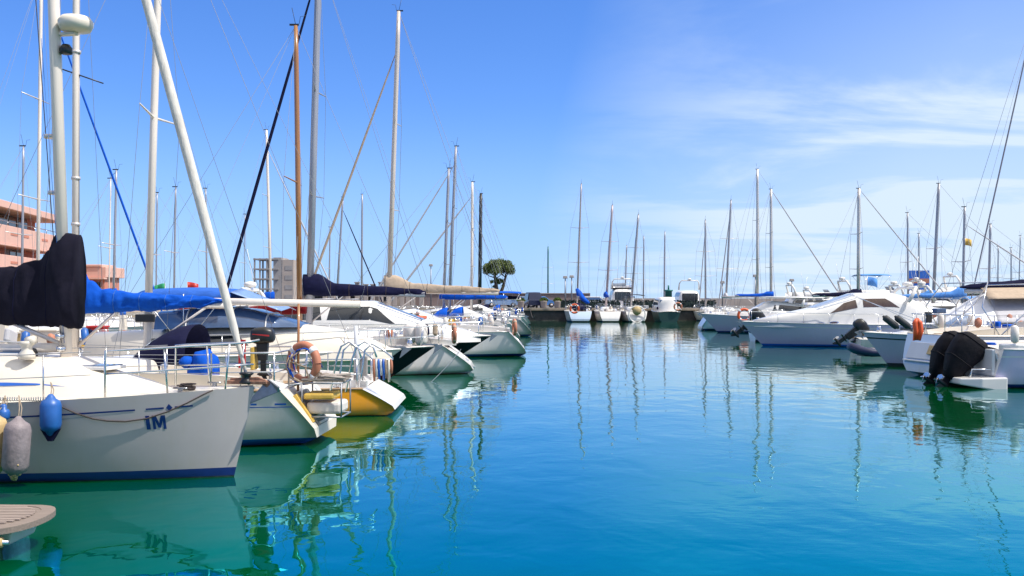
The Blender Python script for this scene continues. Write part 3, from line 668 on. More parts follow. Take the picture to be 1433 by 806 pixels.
def motorboat(label, tip, end, phi, L=8, B=2.8, fb=1.3, fs=.95, tr=.9, brake=1.5, hull=None, boot=None, house=None, wins=(), roof=None, arch=None, rail=True, det=1, group=None, rub=None, srake=-.05, bim=None, name='motor_yacht', fly=None, portholes=(), platform=False, flare=.8, sm=.35, hcol=None, full=2.6, cat='motor yacht', deckc=None, hs=.35, tum=.85, ns=26, wglass=None, transom=None, bottom=None):
    root = boat_root(name, tip, end, phi, L, label, cat, group)
    h = Hull(L, B, fb, fs, tr, brake, srake, sm, flare, full=full)
    hm = gelh if hull in (None, gel) else hull; h.build(root, [hm, boot or navyboot, bottom or antif, transom or hm, rub or navyboot], boot=.12, ns=ns, stripe=(.16, .05) if rub else None)
    h.deck(root, deckc or gel, camber=.1, rail=gel if det else None)
    H = None
    if house:
        H = House([(x, w_, h.fs - .15 if zb is None else zb, zt) for x, w_, zb, zt in house], hs, tum); H.build('superstructure', hcol or gel, root)
        for q in wins:
            H.window(*q[:4], root, wglass or glass, *(q[4:] or (0, 0)), name='side_window')
    if fly:
        x0, x1, z, w_ = fly
        m = MB(); rings = []
        for i in range(9):
            f = i / 8; q = math.pi * (f - .5) * .96; rings.append(None)
        out = [(x0, w_), (x0 + (x1 - x0) * .3, w_), (x0 + (x1 - x0) * .7, w_ * .95), (x1 - .15, w_ * .7), (x1, w_ * .3), (x1, -w_ * .3), (x1 - .15, -w_ * .7), (x0 + (x1 - x0) * .7, -w_ * .95), (x0 + (x1 - x0) * .3, -w_), (x0, -w_)]
        rings = [[(x * .97 + .03 * x0, y * .92, z) for x, y in out], [(x, y, z + .12) for x, y in out], [(x, y, z + .55) for x, y in out], [(x - .04, y * .96, z + .57) for x, y in out], [(x - .08, y * .92, z + .2) for x, y in out]]
        m.loft(rings); m.add([(x - .08, y * .92, z + .2) for x, y in out], [list(range(len(out)))[::-1]], 0, False); m.build('flybridge', gel, root)
        m = MB(); o2 = out[3:7]; m.loft([[(x - .02, y * .97, z + .56) for x, y in o2], [(x - .25, y * .9, z + .85) for x, y in o2]]); m.build('fly_windscreen', clearp, root, solid=.01)
    if arch:
        x, z, w_, hg, lean = arch
        m = MB(); pl = [(x, w_, z), (x - lean * .6, w_ * .97, z + hg * .7), (x - lean, w_ * .8, z + hg), (x - lean, -w_ * .8, z + hg), (x - lean * .6, -w_ * .97, z + hg * .7), (x, -w_, z)]
        m.tube(pl, [.11, .09, .08, .08, .09, .11], 8); a = m.build('radar_arch', gel, root)
        m = MB(); m.lathe([(.05, 0), (.22, .04), (.25, .12), (.22, .2), (.08, .24)], (x - lean, 0, z + hg + .08), 14); m.build('radar_dome', gel, a)
        m = MB(); m.tube([(x - lean, w_ * .5, z + hg), (x - lean - .3, w_ * .5, z + hg + 1.6)], .012, 5); m.build('antenna', gel, a)
    if bim: bimini(root, *bim)
    if rail:
        m = MB()
        for sg in (1, -1):
            m.tube(h.line(.45, 1, .9, .55, 14, sg), .016, 6)
            for i in range(6):
                t = .47 + .53 * i / 5.4; p = h.line(t, t, .9, -.02, 1, sg)[0]; q = h.line(min(1, t + .0), t, .9, .55, 1, sg)[0]; m.tube([p, q], .012, 5)
        m.build('bow_rail', steel, root)
    for (x, z) in portholes:
        for sg in (1, -1):
            m = MB(); c = h.side(x, z, sg, .0); vs = []; n = 16
            for j in range(n): q = 2 * math.pi * j / n; vs.append(h.side(x + .24 * math.cos(q), z + .085 * math.sin(q), sg, .012))
            m.add(vs, [list(range(n))], 0, False); pf = m.build('porthole', steel, root)
            m = MB(); vs = [h.side(x + .19 * math.cos(2 * math.pi * j / n), z + .06 * math.sin(2 * math.pi * j / n), sg, .02) for j in range(n)]; m.add(vs, [list(range(n))], 0, False); m.build('porthole_glass', glass, pf)
    if platform:
        m = MB(); m.box((-L / 2 - .3, 0, .22), (.7, B * .8, .1)); m.build('swim_platform', gel, root, bevel=.03)
    if det: cleats(h, root)
    if det: clutter(h, root, len(label) * 5 + int(L * 10), False)
    return root, h, H
# ------------------------------------------------ setting: water, quays, land
m = MB(); S = 6000
m.add([(-S, -200, 0), (S, -200, 0), (S, 9000, 0), (-S, 9000, 0)], [[0, 1, 2, 3]], 0, False)
wm = bpy.data.materials.new('harbour_water'); wm.use_nodes = True; t = wm.node_tree; t.nodes.clear(); n = t.nodes.new; L_ = t.links.new
out = n('ShaderNodeOutputMaterial'); body = n('ShaderNodeBsdfDiffuse'); body.inputs[0].default_value = (.0, .076, .017, 1)
gl = n('ShaderNodeBsdfGlossy'); gl.inputs['Roughness'].default_value = .015; gl.inputs[0].default_value = (.40, .86, 1, 1)
fr = n('ShaderNodeFresnel'); fr.inputs[0].default_value = 1.38
pw = n('ShaderNodeMath'); pw.operation = 'POWER'; pw.inputs[1].default_value = .49; L_(fr.outputs[0], pw.inputs[0])
tr_ = n('ShaderNodeMapRange'); tr_.inputs['From Min'].default_value = .50; tr_.inputs['From Max'].default_value = .86; tr_.clamp = True; L_(pw.outputs[0], tr_.inputs[0])
tm = n('ShaderNodeMix'); tm.data_type = 'RGBA'; L_(tr_.outputs[0], tm.inputs[0]); tm.inputs[6].default_value = (.03, .67, 1, 1); tm.inputs[7].default_value = (.95, .98, 1, 1); L_(tm.outputs[2], gl.inputs[0])
mixs = n('ShaderNodeMixShader'); L_(pw.outputs[0], mixs.inputs[0]); L_(body.outputs[0], mixs.inputs[1]); L_(gl.outputs[0], mixs.inputs[2]); L_(mixs.outputs[0], out.inputs[0])
tcw = n('ShaderNodeTexCoord')
def wn(scale, sxy, det, rot=0, dist=0):
    mp_ = n('ShaderNodeMapping'); mp_.inputs['Scale'].default_value = (*sxy, 1); mp_.inputs['Rotation'].default_value = (0, 0, R(rot)); L_(tcw.outputs['Object'], mp_.inputs[0])
    q = n('ShaderNodeTexNoise'); q.inputs['Scale'].default_value = scale; q.inputs['Detail'].default_value = det; q.inputs['Roughness'].default_value = .5; q.inputs['Distortion'].default_value = dist
    L_(mp_.outputs[0], q.inputs['Vector']); return q.outputs[0]
def wmth(op, a, b):
    q = n('ShaderNodeMath'); q.operation = op
    for i, v in enumerate((a, b)):
        if isinstance(v, (int, float)): q.inputs[i].default_value = v
        else: L_(v, q.inputs[i])
    return q.outputs[0]
big = wn(.55, (1, .8), 2, 12); mid = wn(1.7, (1, .75), 2, -18, .4); small = wn(7, (.7, 1.2), 2, 8)
patch_ = wn(.055, (.7, 1.5), 3, 5); pr_ = n('ShaderNodeMapRange'); pr_.inputs['From Min'].default_value = .45; pr_.inputs['From Max'].default_value = .65; pr_.clamp = True; L_(patch_, pr_.inputs[0])
hgt = wmth('ADD', wmth('MULTIPLY', big, .030), wmth('ADD', wmth('MULTIPLY', mid, .0105), wmth('MULTIPLY', small, wmth('ADD', wmth('MULTIPLY', pr_.outputs[0], .0034), .0003))))
bp = n('ShaderNodeBump'); bp.inputs['Strength'].default_value = 1; bp.inputs['Distance'].default_value = .62; L_(hgt, bp.inputs['Height'])
L_(bp.outputs[0], gl.inputs['Normal']); L_(bp.outputs[0], fr.inputs['Normal'])
struct(m, 'water', wm)

QY, QZ = 118, 1.42
m = MB(); m.box((0, (QY + 330) / 2, QZ / 2 - 1), (700, 330 - QY - .8, QZ + 2 - .01)); struct(m, 'quay_ground', asph)
m = MB()
m.box((0, QY + .2, .55), (700, 1.6, 1.1 + .4)); m.box((0, QY + .1, QZ - .1), (700, 1.9, .26), 1)
struct(m, 'quay', [conct, conc])
m = MB(); m.box((-121, 69, -.25), (178, 98, 3.3)); struct(m, 'shore_ground', conc)
# pontoons / piers the boats are tied to
def pier(x0, x1, y0, y1, z, label):
    r = empty('pier', ((x0 + x1) / 2, (y0 + y1) / 2, 0), label, 'pier')
    m = MB(); m.box((0, 0, z - .12), (x1 - x0, y1 - y0, .24)); m.build('deck', conc, r)
    for sx in (-1, 1): m = MB(); m.box((sx * ((x1 - x0) / 2 + .07), 0, z - .16), (.12, y1 - y0, .2)); m.build('kerb', greyteak, r)
    k = int((y1 - y0) / 6)
    for i in range(k):
        for sx in (-1, 1): m = MB(); m.tube([(sx * (x1 - x0) * .4, -(y1 - y0) / 2 + 3 + i * 6, -2), (sx * (x1 - x0) * .4, -(y1 - y0) / 2 + 3 + i * 6, z - .2)], .18, 10); m.build('pile', conct, r)
    return r
pier(-17, -13.4, 8, 116, .85, 'tan concrete pier behind the left row of boats')
pier(27.5, 30.5, 22, 116, .75, 'concrete pier behind the right row of motorboats')
# breakwater walls beyond the quay
m = MB(); X0, X1 = -75, Xp(826, 172); m.box(((X0 + X1) / 2, 173, 2.42), (X1 - X0, 2, 2.2)); o = m.build('stone_wall', wallm); tag(o, 'long brown stone breakwater wall behind the tree and parked cars', 'wall')
m = MB(); m.box(((X0 + X1) / 2, 173, 3.57), (X1 - X0, 2.3, .12)); m.build('coping', wallp, o)
m = MB(); m.box((74, 176, 2.05), (121, 1.5, 1.35)); tag(m.build('sea_wall', wallp), 'low pale wall running right of the brown breakwater', 'wall')
def hedge(px0, px1, Y, z0, z1, label, seed):
    rr = random.Random(seed); x0, x1 = Xp(px0, Y), Xp(px1, Y); m = MB(); m.box(((x0 + x1) / 2, Y + .3, (z0 + z1) / 2 - .06), (x1 - x0, .6, z1 - z0 - .2))
    for i in range(int((x1 - x0) * 110)):
        p = Vector((rr.uniform(x0, x1), Y + rr.uniform(-.15, .8), z0 + (z1 - z0) * rr.random() ** .8 + rr.uniform(-.05, .1))); d = Vector((rr.gauss(0, 1), rr.gauss(0, 1), rr.gauss(0, 1))).normalized() * .12; e = d.cross(Vector((rr.random(), 1, .3))).normalized() * .09
        m.add([p - d, p + e, p + d, p - e], [[0, 1, 2, 3]], 0, False)
    tag(m.build('hedge', hedgem), label, 'hedge')
hedge(783, 868, 125, QZ, 2.35, 'dark clipped hedge behind the blue covered yacht stern', 1)
hedge(873, 1002, 126, QZ, 2.3, 'dark hedge in front of the dry docked motor yachts', 2)
# ------------------------------------------------ buildings
def building_pink():
    Y = 76; x1 = Xp(76, Y); U = lambda a: x1 - (76 - a) * .163
    r = empty('harbour_building', (x1 - 14, Y + 7, 1.4), 'two storey salmon pink harbour building with dark window band', 'building')
    def bx(nm, X0, X1, y0, y1, z0, z1, m_, par=r, bev=.03):
        m = MB(); m.box(((X0 + X1) / 2 - r.location.x, (y0 + y1) / 2 - r.location.y, (z0 + z1) / 2 - 1.4), (X1 - X0, y1 - y0, z1 - z0)); return m.build(nm, m_, par, bevel=bev)
    z = lambda py: Zp(py, Y)
    bx('ground_floor', x1 - 30, x1 - 1.3, Y + 1, Y + 14, 1.3, z(347), pink)
    bx('balcony_parapet', x1 - 30, x1 - .2, Y - .4, Y - .2, z(382), z(362), pinkl); bx('balcony_slab', x1 - 30, x1 - .1, Y - .5, Y + 1.2, z(384.5), z(382.2), pinkl)
    bx('upper_parapet', x1 - 30, x1 - .2, Y - .4, Y - .2, z(348), z(324), pinkl); bx('terrace_slab', x1 - 30, x1 - .1, Y - .5, Y + 1.2, z(350.5), z(348.2), pinkl)
    bx('upper_storey', x1 - 30, x1 - 1.5, Y + 1.1, Y + 13, z(348), z(303), pink)
    rf = bx('roof', x1 - 31, x1, Y - .8, Y + 14, z(304), z(295), pinkl)
    for i, (a, b) in enumerate(((0, 10), (11, 24), (25, 36), (38, 52))):
        wn_ = bx('window', U(a), U(b), Y + .98, Y + 1.06, z(322), z(304.5), cgrey); bx('pane', U(a + .8), U(b - .8), Y + .93, Y + .97, z(321), z(305.5), glass, wn_, 0)
    for a, b in ((-60, -45), (-38, -25), (-18, -6)):
        wn_ = bx('window', U(a), U(b), Y + .98, Y + 1.06, z(322), z(304.5), cgrey); bx('pane', U(a + .8), U(b - .8), Y + .93, Y + .97, z(321), z(305.5), glass, wn_, 0)
    d = bx('door', U(22), U(44), Y + .9, Y + .99, z(382), z(350.6), cgrey); bx('pane', U(26), U(33), Y + .85, Y + .89, z(372), z(352), glass, d, 0); bx('pane', U(35), U(42), Y + .85, Y + .89, z(372), z(352), glass, d, 0)
    for py in (334, 371):
        for px in (3, 18, 46, 62): bx('parapet_vent', U(px), U(px + 9), Y - .43, Y - .405, z(py + 1.6), z(py - 1.6), pink, r, 0)
    for k in range(30):
        m = MB(); xx = x1 - .4 - k * .98
        if k % 3 == 0: m.tube([(xx - r.location.x, Y - .3 - r.location.y, z(324) - 1.4), (xx - r.location.x, Y - .3 - r.location.y, z(318.5) - 1.4)], .03, 5); m.build('rail_post', steel, r)
    m = MB(); m.tube([(x1 - 29 - r.location.x, Y - .3 - r.location.y, z(318.5) - 1.4), (x1 - .3 - r.location.x, Y - .3 - r.location.y, z(318.5) - 1.4)], .035, 5); m.build('terrace_rail', steel, r)
    r.location = (-42.4, 67.1, 1.4); r.rotation_euler = (0, 0, R(98.8))
    Y2 = 82; r2 = empty('annexe_building', (Xp(120, Y2), Y2 + 5, 1.4), 'low peach annexe with small roof sign behind the blue boom cover', 'building')
    def b2(nm, p0, p1, y0, y1, q1, q0, m_, par=r2, bev=.03):
        X0, X1, z0, z1 = Xp(p0, Y2), Xp(p1, Y2), Zp(q0, Y2), Zp(q1, Y2); m = MB(); m.box(((X0 + X1) / 2 - r2.location.x, (y0 + y1) / 2 - Y2 - 5, (z0 + z1) / 2 - 1.4), (X1 - X0, y1 - y0, z1 - z0)); return m.build(nm, m_, par, bevel=bev)
    b2('wall', 60, 143, Y2 + .5, Y2 + 3.6, 384, 437, pink); b2('parapet', 60, 148, Y2, Y2 + 4, 373.5, 388, pinkl); b2('eaves', 60, 148, Y2 - .3, Y2 + .3, 388.4, 391, pinkl); b2('gable', 118, 142, Y2 - .1, Y2 + 3, 370, 373.3, pinkl)
    for a, b in ((70, 88), (92, 112), (118, 138)): w_ = b2('window', a, b, Y2 + .42, Y2 + .49, 394, 412, cgrey); b2('pane', a + 1, b - 1, Y2 + .36, Y2 + .41, 395, 411, glass, w_, 0)
building_pink()
def grid_building():
    Y = 150; X0, X1 = Xp(354, Y), Xp(411, Y); zt = Zp(361, Y); r = empty('concrete_frame_building', ((X0 + X1) / 2, Y + 3, QZ), 'unfinished grey concrete frame tower with open floors by the wooden mast', 'building')
    W_ = X1 - X0; H_ = zt - QZ
    for fx in (-.5, -.35, -.18):
        for fy in (-2.5, 2.5): m = MB(); m.box((fx * W_ + (.12 if fx == -.5 else 0), fy, H_ / 2), (.22, .22, H_)); m.build('column', cgrey, r)
    for k in range(5): m = MB(); m.box((-.2 * W_, 0, H_ * (.16 + .205 * k)), (W_ * .62, 5.4, .2)); m.build('floor_slab', cgrey, r)
    m = MB(); m.box((.08 * W_, 0, H_ / 2 + .1), (W_ * .2, 5, H_)); m.build('stair_core', cgrey, r)
    m = MB(); m.box((.33 * W_, 0, H_ / 2 - .1), (W_ * .29, 5, H_ * .96)); b = m.build('side_block', wallp, r)
    for k in range(4): m = MB(); m.box((.36 * W_, -2.52, H_ * (.2 + .2 * k)), (W_ * .18, .05, H_ * .09)); m.build('window', cgrey, b)
grid_building()
# stone posts along the mole
pp = None
for i, px in enumerate((455, 466, 487, 500, 512, 522, 533, 553, 563, 571, 578, 590)):
    Y = 165; zt = Zp(399 if i % 3 else 396, Y)
    o = empty('pillar', (Xp(px, Y), Y, QZ), 'grey pillar in the row on the mole behind the navy boom cover', 'pillar', 0, 'pillars in a row on the mole')
    m = MB(); m.box((0, 0, (zt - QZ) / 2), (.75, .75, zt - QZ), taper=.9); s_ = m.build('shaft', wallp, o, bevel=.05); m = MB(); m.box((0, 0, zt - QZ + .1), (.9, .9, .2)); m.build('cap', cgrey, o, bevel=.04)
# ------------------------------------------------ tree
def tree():
    Y = 150; rr = random.Random(11); X = Xp(696, Y); r = empty('pine_tree', (X, Y, QZ), 'dark umbrella shaped pine with leaning trunk above the breakwater', 'tree')
    k = Y / FPX; m = MB(); top = Zp(368, Y) - QZ
    tr_ = [Vector((.1, 0, -.2)), Vector((.2, 0, 1.2)), Vector((-.1, .1, 2.6)), Vector((-.3, 0, 4.2)), Vector((-.5, .1, top * .78))]
    m.tube(tr_, [.42, .36, .3, .24, .16], 10); m.tube([Vector((.2, 0, 1.4)), Vector((.8, -.1, 2.8)), Vector((1.2, .1, 4.3)), Vector((1.3, 0, top * .72))], [.3, .24, .18, .1], 8)
    for i in range(16):
        b = tr_[3].lerp(tr_[4], rr.random()) if i % 2 else Vector((1.2, 0, 4.2 + rr.random())); e = b + Vector((rr.uniform(-1.6, 1.6), rr.uniform(-1.5, 1.5), rr.uniform(.6, 1.6))); m.tube([b, b.lerp(e, .5) + Vector((0, 0, -.1)), e], [.1, .07, .03], 5)
    m.build('trunk', bark, r)
    cl = []
    for i in range(44): a = rr.random() * 6.28; q = rr.random() ** .5; cl.append((Vector((.15 + 2.0 * q * math.cos(a), 1.7 * q * math.sin(a), Zp(376, Y) - QZ + (1 - q * q) * 1.0 + rr.uniform(-.55, .35))), rr.uniform(.45, .8)))
    for i in range(7): cl.append((Vector((rr.uniform(-1.1, .9), rr.uniform(-.5, .5), rr.uniform(3.0, 4.2))), rr.uniform(.22, .42)))
    for i in range(4): cl.append((Vector((-.9 + rr.uniform(-.2, .3), 0, rr.uniform(2.0, 3.0))), .35))
    m = MB()
    for c, s_ in cl:
        for j in range(int(420 * s_)):
            d = Vector((rr.gauss(0, 1), rr.gauss(0, 1), rr.gauss(0, .75))).normalized() * s_ * rr.random() ** .4; p = c + d
            u = Vector((rr.gauss(0, 1), rr.gauss(0, 1), rr.gauss(0, 1))).normalized() * .13; v = u.cross(Vector((rr.gauss(0, 1), rr.gauss(0, 1), rr.gauss(0, 1)))).normalized() * .07
            m.add([p - u, p + v, p + u, p - v], [[0, 1, 2, 3]], 0, False)
    m.build('crown', leaf, r)
tree()
# ------------------------------------------------ quay furniture
def lamp(px, toppy, Y, label, z0=QZ, hd=0):
    zt = Zp(toppy, Y); o = empty('street_lamp', (Xp(px, Y), Y, z0), label, 'street lamp', 0, 'lamp posts on the quay'); H_ = zt - z0
    m = MB(); m.tube([(0, 0, 0), (0, 0, H_)], [.11, .07], 8); m.build('pole', galv, o)
    m = MB(); m.box((0, 0, H_ + .1), (.62, .4, .34), taper=.8); hh = m.build('lamp_head', cgrey, o, bevel=.04); m = MB(); m.box((0, -.03, H_ - .06), (.5, .3, .03)); m.build('lens', clearp, hh)
lamp(603, 372, 150, 'lamp post behind the beige boom cover left of the pine')
lamp(791, 389, 128, 'thin lamp post just left of the blue covered yacht')
lamp(800, 388, 131, 'double lamp post nearest the mast of the blue covered yacht')
lamp(1057, 387, 128, 'lamp post beside the tallest mast over the right row')
lamp(1108, 393, 133, 'lamp post behind the blue bimini of the flybridge yacht')
lamp(1011, 396, 135, 'short lamp post right of the dry docked yacht')
def planter(px, label, s_=.45):
    Y = 121; o = empty('planter', (Xp(px, Y), Y, QZ), label, 'planter', 0, 'planters along the quay edge'); rr = random.Random(int(px))
    m = MB(); m.lathe([(.62 * s_, 0), (.78 * s_, .1), (.92 * s_, .75), (1.0 * s_, .8), (.98 * s_, .9), (.85 * s_, .9)], (0, 0, 0), 16); m.build('pot', wallp, o)
    m = MB()
    for i in range(900):
        d = Vector((rr.gauss(0, 1), rr.gauss(0, 1), abs(rr.gauss(0, .7)))).normalized() * rr.random() ** .35; p = Vector((d.x * 1.15 * s_, d.y * .9 * s_, (.88 + d.z * .95 * s_))); u = Vector((rr.gauss(0, 1), rr.gauss(0, 1), rr.gauss(0, 1))).normalized() * .1; v = u.cross(Vector((1, rr.random(), .3))).normalized() * .05
        m.add([p - u, p + v, p + u, p - v], [[0, 1, 2, 3]], 0, False)
    m.build('shrub', leafl, o)
planter(729, 'pale pot with yellow green shrub left of the dark van'); planter(761, 'pale pot with yellow green shrub right of the dark van'); planter(780, 'rightmost pale pot with yellow green shrub beside the quay lamp')
def car(px, Y, label, paint, van=False, rz=0):
    o = empty('parked_car', (Xp(px, Y), Y, QZ), label, 'van' if van else 'car', rz, 'vehicles parked on the quay'); hh = 1.95 if van else 1.45; L2 = 2.2
    prof = [(-L2, .35), (-L2, .95), (-L2 * .9, 1.0), (-L2 * .75, hh - .08), (-L2 * .6, hh), (L2 * .25, hh), (L2 * (.6 if van else .5), 1.0), (L2 * .95, .85), (L2, .6), (L2, .35)]
    rings = []
    for y, k in ((-.86, .93), (-.9, .97), (-.84, 1), (0, 1.015), (.84, 1), (.9, .97), (.86, .93)): rings.append([(x * (1 if abs(y) < .85 else .985), y * (1 - .12 * max(0, (z - .95) / .6)), .35 + (z - .35) * k) for x, z in prof])
    m = MB(); m.loft(rings, closed=True, caps=True, sm=False); m.build('body', paint, o, bevel=.05)
    for sg in (-1, 1):
        m = MB(); pl = [(-L2 * .72, 1.03), (-L2 * .66, hh - .14), (L2 * .2, hh - .14), (L2 * .45, 1.03)]; m.add([(x, sg * (.9 + .012 - .11 * (z - .95) / .6), z) for x, z in pl], [[0, 1, 2, 3]], 0, False); m.build('side_window', glassb if not van else glass, o, solid=.01)
        m = MB(); m.box((L2 + .0, sg * .6, .7), (.04, .3, .14)); m.build('headlight', gel, o)
    m = MB(); m.add([(L2 * .3, -.7, hh - .06), (L2 * .3, .7, hh - .06), (L2 * .53, .75, 1.04), (L2 * .53, -.75, 1.04)], [[0, 1, 2, 3]], 0, False); m.build('windscreen', glass, o, solid=.02)
    for x in (-1.35, 1.35):
        for sg in (-1, 1): m = MB(); m.lathe([(.18, -.1), (.31, -.1), (.33, 0), (.31, .1), (.18, .1)], (x, sg * .82, .33), 18, axis='y'); wl = m.build('wheel', rubber, o); m = MB(); m.lathe([(.05, -.11), (.17, -.105), (.17, .105), (.05, .11)], (x, sg * .82, .33), 14, axis='y'); m.build('rim', alu, wl)
car(732, 134, 'pale blue car parked left of the dark van', carb); car(745, 124, 'dark navy van parked between two planters', card, True, R(100)); car(757, 132, 'blue car with white roof parked right of the dark van', bluel); car(700, 140, 'silver car parked beneath the pine tree', carb, False, R(8))
car(833, 132, 'white car parked behind the hedge by the blue boom cover', gel)
def beacon():
    Y = 174; o = empty('harbour_beacon', (Xp(930.5, Y), Y - 4, QZ), 'small teal green harbour beacon tower with thin mast', 'beacon')
    m = MB(); zt = Zp(406, Y) - QZ; m.lathe([(.62, 0), (.58, zt * .9), (.75, zt * .92), (.75, zt), (.2, zt + .05)], (0, 0, 0), 16); m.build('tower', tealp, o)
    m = MB(); m.tube([(0, 0, zt), (0, 0, zt + .8)], .14, 8); m.build('lantern', tealp, o)
beacon()
# a small kiosk shed on the quay right side
def kiosk(px0, px1, py0, Y, label, m_):
    x0, x1 = Xp(px0, Y), Xp(px1, Y); zt = Zp(py0, Y); o = empty('quay_building', ((x0 + x1) / 2, Y + 3, QZ), label, 'building'); W_ = x1 - x0
    m = MB(); m.box((0, 0, (zt - QZ) / 2), (W_, 6, zt - QZ)); m.build('wall', m_, o); m = MB(); m.box((0, 0, zt - QZ + .1), (W_ + .6, 6.6, .22)); m.build('roof', cgrey, o)
    for i in range(5): m = MB(); m.box(((i - 2) * W_ / 5.5, -3.02, (zt - QZ) * .6), (W_ / 9, .06, .9)); m.build('window', glass, o)
kiosk(1362, 1420, 405, 135, 'long low pinkish building beyond the navy boom cover on the right', pinkl)
kiosk(430, 560, 410, 168, 'long low pale building on the mole below the row of pillars', wallp)
# ------------------------------------------------ left row, nearest first
def hull_px(h, root, px, py, sg=-1, off=.02):
    lo, hi = root.location.y - 6, root.location.y + 6
    def f(Y):
        p = loc(root, (Xp(px, Y), Y, Zp(py, Y))); t = h.tx(p.x, p.z); return sg * p.y - (h.hb(max(0, min(1, t)), p.z) + off), p
    a, b = lo, root.location.y + 1.5
    for _ in range(40):
        c = (a + b) / 2; v, p = f(c)
        if v > 0: a = c
        else: b = c
    return p
def W(root, p): return Matrix.Rotation(root.rotation_euler.z, 3, 'Z') @ Vector(p) + root.location
# A: near white sloop
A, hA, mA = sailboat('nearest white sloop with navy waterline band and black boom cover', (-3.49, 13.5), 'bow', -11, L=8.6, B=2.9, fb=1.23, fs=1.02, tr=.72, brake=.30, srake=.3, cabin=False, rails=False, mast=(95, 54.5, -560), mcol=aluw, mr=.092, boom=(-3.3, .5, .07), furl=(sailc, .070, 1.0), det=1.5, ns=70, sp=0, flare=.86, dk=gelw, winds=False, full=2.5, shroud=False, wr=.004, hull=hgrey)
HA = House([(-3.2, .85, .98, 1.60), (.8, .84, 1.02, 1.62), (1.55, .78, 1.05, 1.60), (2.0, .66, 1.08, 1.44), (2.7, .36, 1.1, 1.28), (3.05, .08, 1.15, 1.19)], .42, .72)
HA.build('coachroof', gelw, A)
for sg in (1, -1):
    m = MB(); vs = []
    for i in range(25): x = -3.1 + 5.0 * i / 24; v = .40; vs += [HA.pt(x, v - .035 * min(1, (24 - i) / 4), sg, .006), HA.pt(x, v + .04 * min(1, (24 - i) / 4), sg, .006)]
    m.add(vs, [[2 * i, 2 * i + 2, 2 * i + 3, 2 * i + 1] for i in range(24)], 0, False); m.build('cabin_stripe', bluep, A)
hatch(A, 2.0, 0, 1.46, .4); hatch(A, .7, 0, 1.63, .45)
m = MB(); m.lathe([(.11, 0), (.11, .06), (.07, .12), (.07, .16), (.1, .2), (.1, .24)], (1.2, -.5, 1.60), 14); m.tube([(1.2, -.5, 1.84), (1.32, -.5, 1.86)], .06, 8); m.build('ventilator', gelw, A)
m = MB(); m.lathe([(.12, 0), (.12, .05), (.1, .1), (.02, .12)], (1.0, -.2, 1.62), 14); m.build('mast_step_cover', black, A)
for sg in (-1,):
    m = MB(); off = lambda o: (lambda x: (hA.sheer(hA.tx(x, 1.0)) - o - .022, hA.sheer(hA.tx(x, 1.0)) - o)); f = off(.185)
    hA.decal_strip(m, -3.9, 2.95, f, None, sg, 40) if False else None
    for sgn in (-1, 1):
        m = MB(); hA.decal_strip(m, -3.9, 2.98, lambda x: f(x), None, sgn, 40); m.build('sheer_stripe', navyboot, A)
        for a, b in ((3.1, 3.30), (3.42, 3.62)): m = MB(); hA.decal_strip(m, a, b, lambda x: f(x), None, sgn, 4); m.build('sheer_stripe', navyboot, A)
        m = MB(); zc = f(3.36)[0] + .011; hA.decal_poly(m, [(3.325, zc), (3.36, zc + .05), (3.395, zc), (3.36, zc - .05)], sgn); m.build('diamond_mark', navyboot, A)
p0 = hull_px(hA, A, 206, 601, -1, 0); p1 = hull_px(hA, A, 231, 581, -1, 0); x0, x1, z0, z1 = p0.x, p1.x, p0.z, p1.z; wd = x1 - x0
m = MB(); hA.decal_poly(m, [(x0, z0), (x0 + wd * .2, z0), (x0 + wd * .2, z1), (x0, z1)], -1)
a = x0 + wd * .33; b = x1; q = wd * .17; hA.decal_poly(m, [(a, z0), (a + q * .85, z0), (a + q * .85, z1), (a, z1)], -1); hA.decal_poly(m, [(b - q * .85, z0), (b, z0), (b, z1), (b - q * .85, z1)], -1)
c = (a + b) / 2; hA.decal_poly(m, [(a + q * .3, z1), (a + q * 1.25, z1), (c + q * .4, z0 + .02), (c - q * .4, z0 + .02)], -1, off=.0055); hA.decal_poly(m, [(b - q * 1.25, z1), (b - q * .3, z1), (c + q * .4, z0 + .02), (c - q * .4, z0 + .02)], -1, off=.006)
m.build('hull_letters', navyboot, A)
pulpit(hA, A, .80, .60, r=.016); guard(hA, A, .1, .78, 5); cleats(hA, A); winch(A, (.2, -.55, 1.6))
# boom cover (stack pack) on A
base = Vector((mast_xy(A, 95)[0], 0, 0)); bx_ = base.x
cvA = coverloft([(bx_ + .19, 3.32, 2.0, .20), (bx_ + .05, 3.35, 2.0, .26), (bx_ - .16, 3.33, 2.02, .24), (bx_ - .30, 3.12, 2.02, .19), (bx_ - .45, 2.98, 2.02, .18), (bx_ - .8, 2.89, 2.04, .17), (bx_ - 1.4, 2.84, 2.08, .16), (bx_ - 3.3, 2.7, 2.16, .12)], 26, .085, 2.2, 110)
bc_ = cvA.build('boom_cover', blackc, A); straps(cvA, bc_, (14, 30, 46, 64), 26, navyc, 'cover_seam', 1.006, .007)
mast_fit(mA, (bx_, 0, 1.6), (bx_ - .55, 0, 8.0), .092)
m = MB(); sleeve = [(-.01, 0)]; m.tube([(bx_ - .02, 0, 1.75), (bx_ - 1.0, 0, 2.12)], .032, 8); m.build('boom_vang', alu, A)
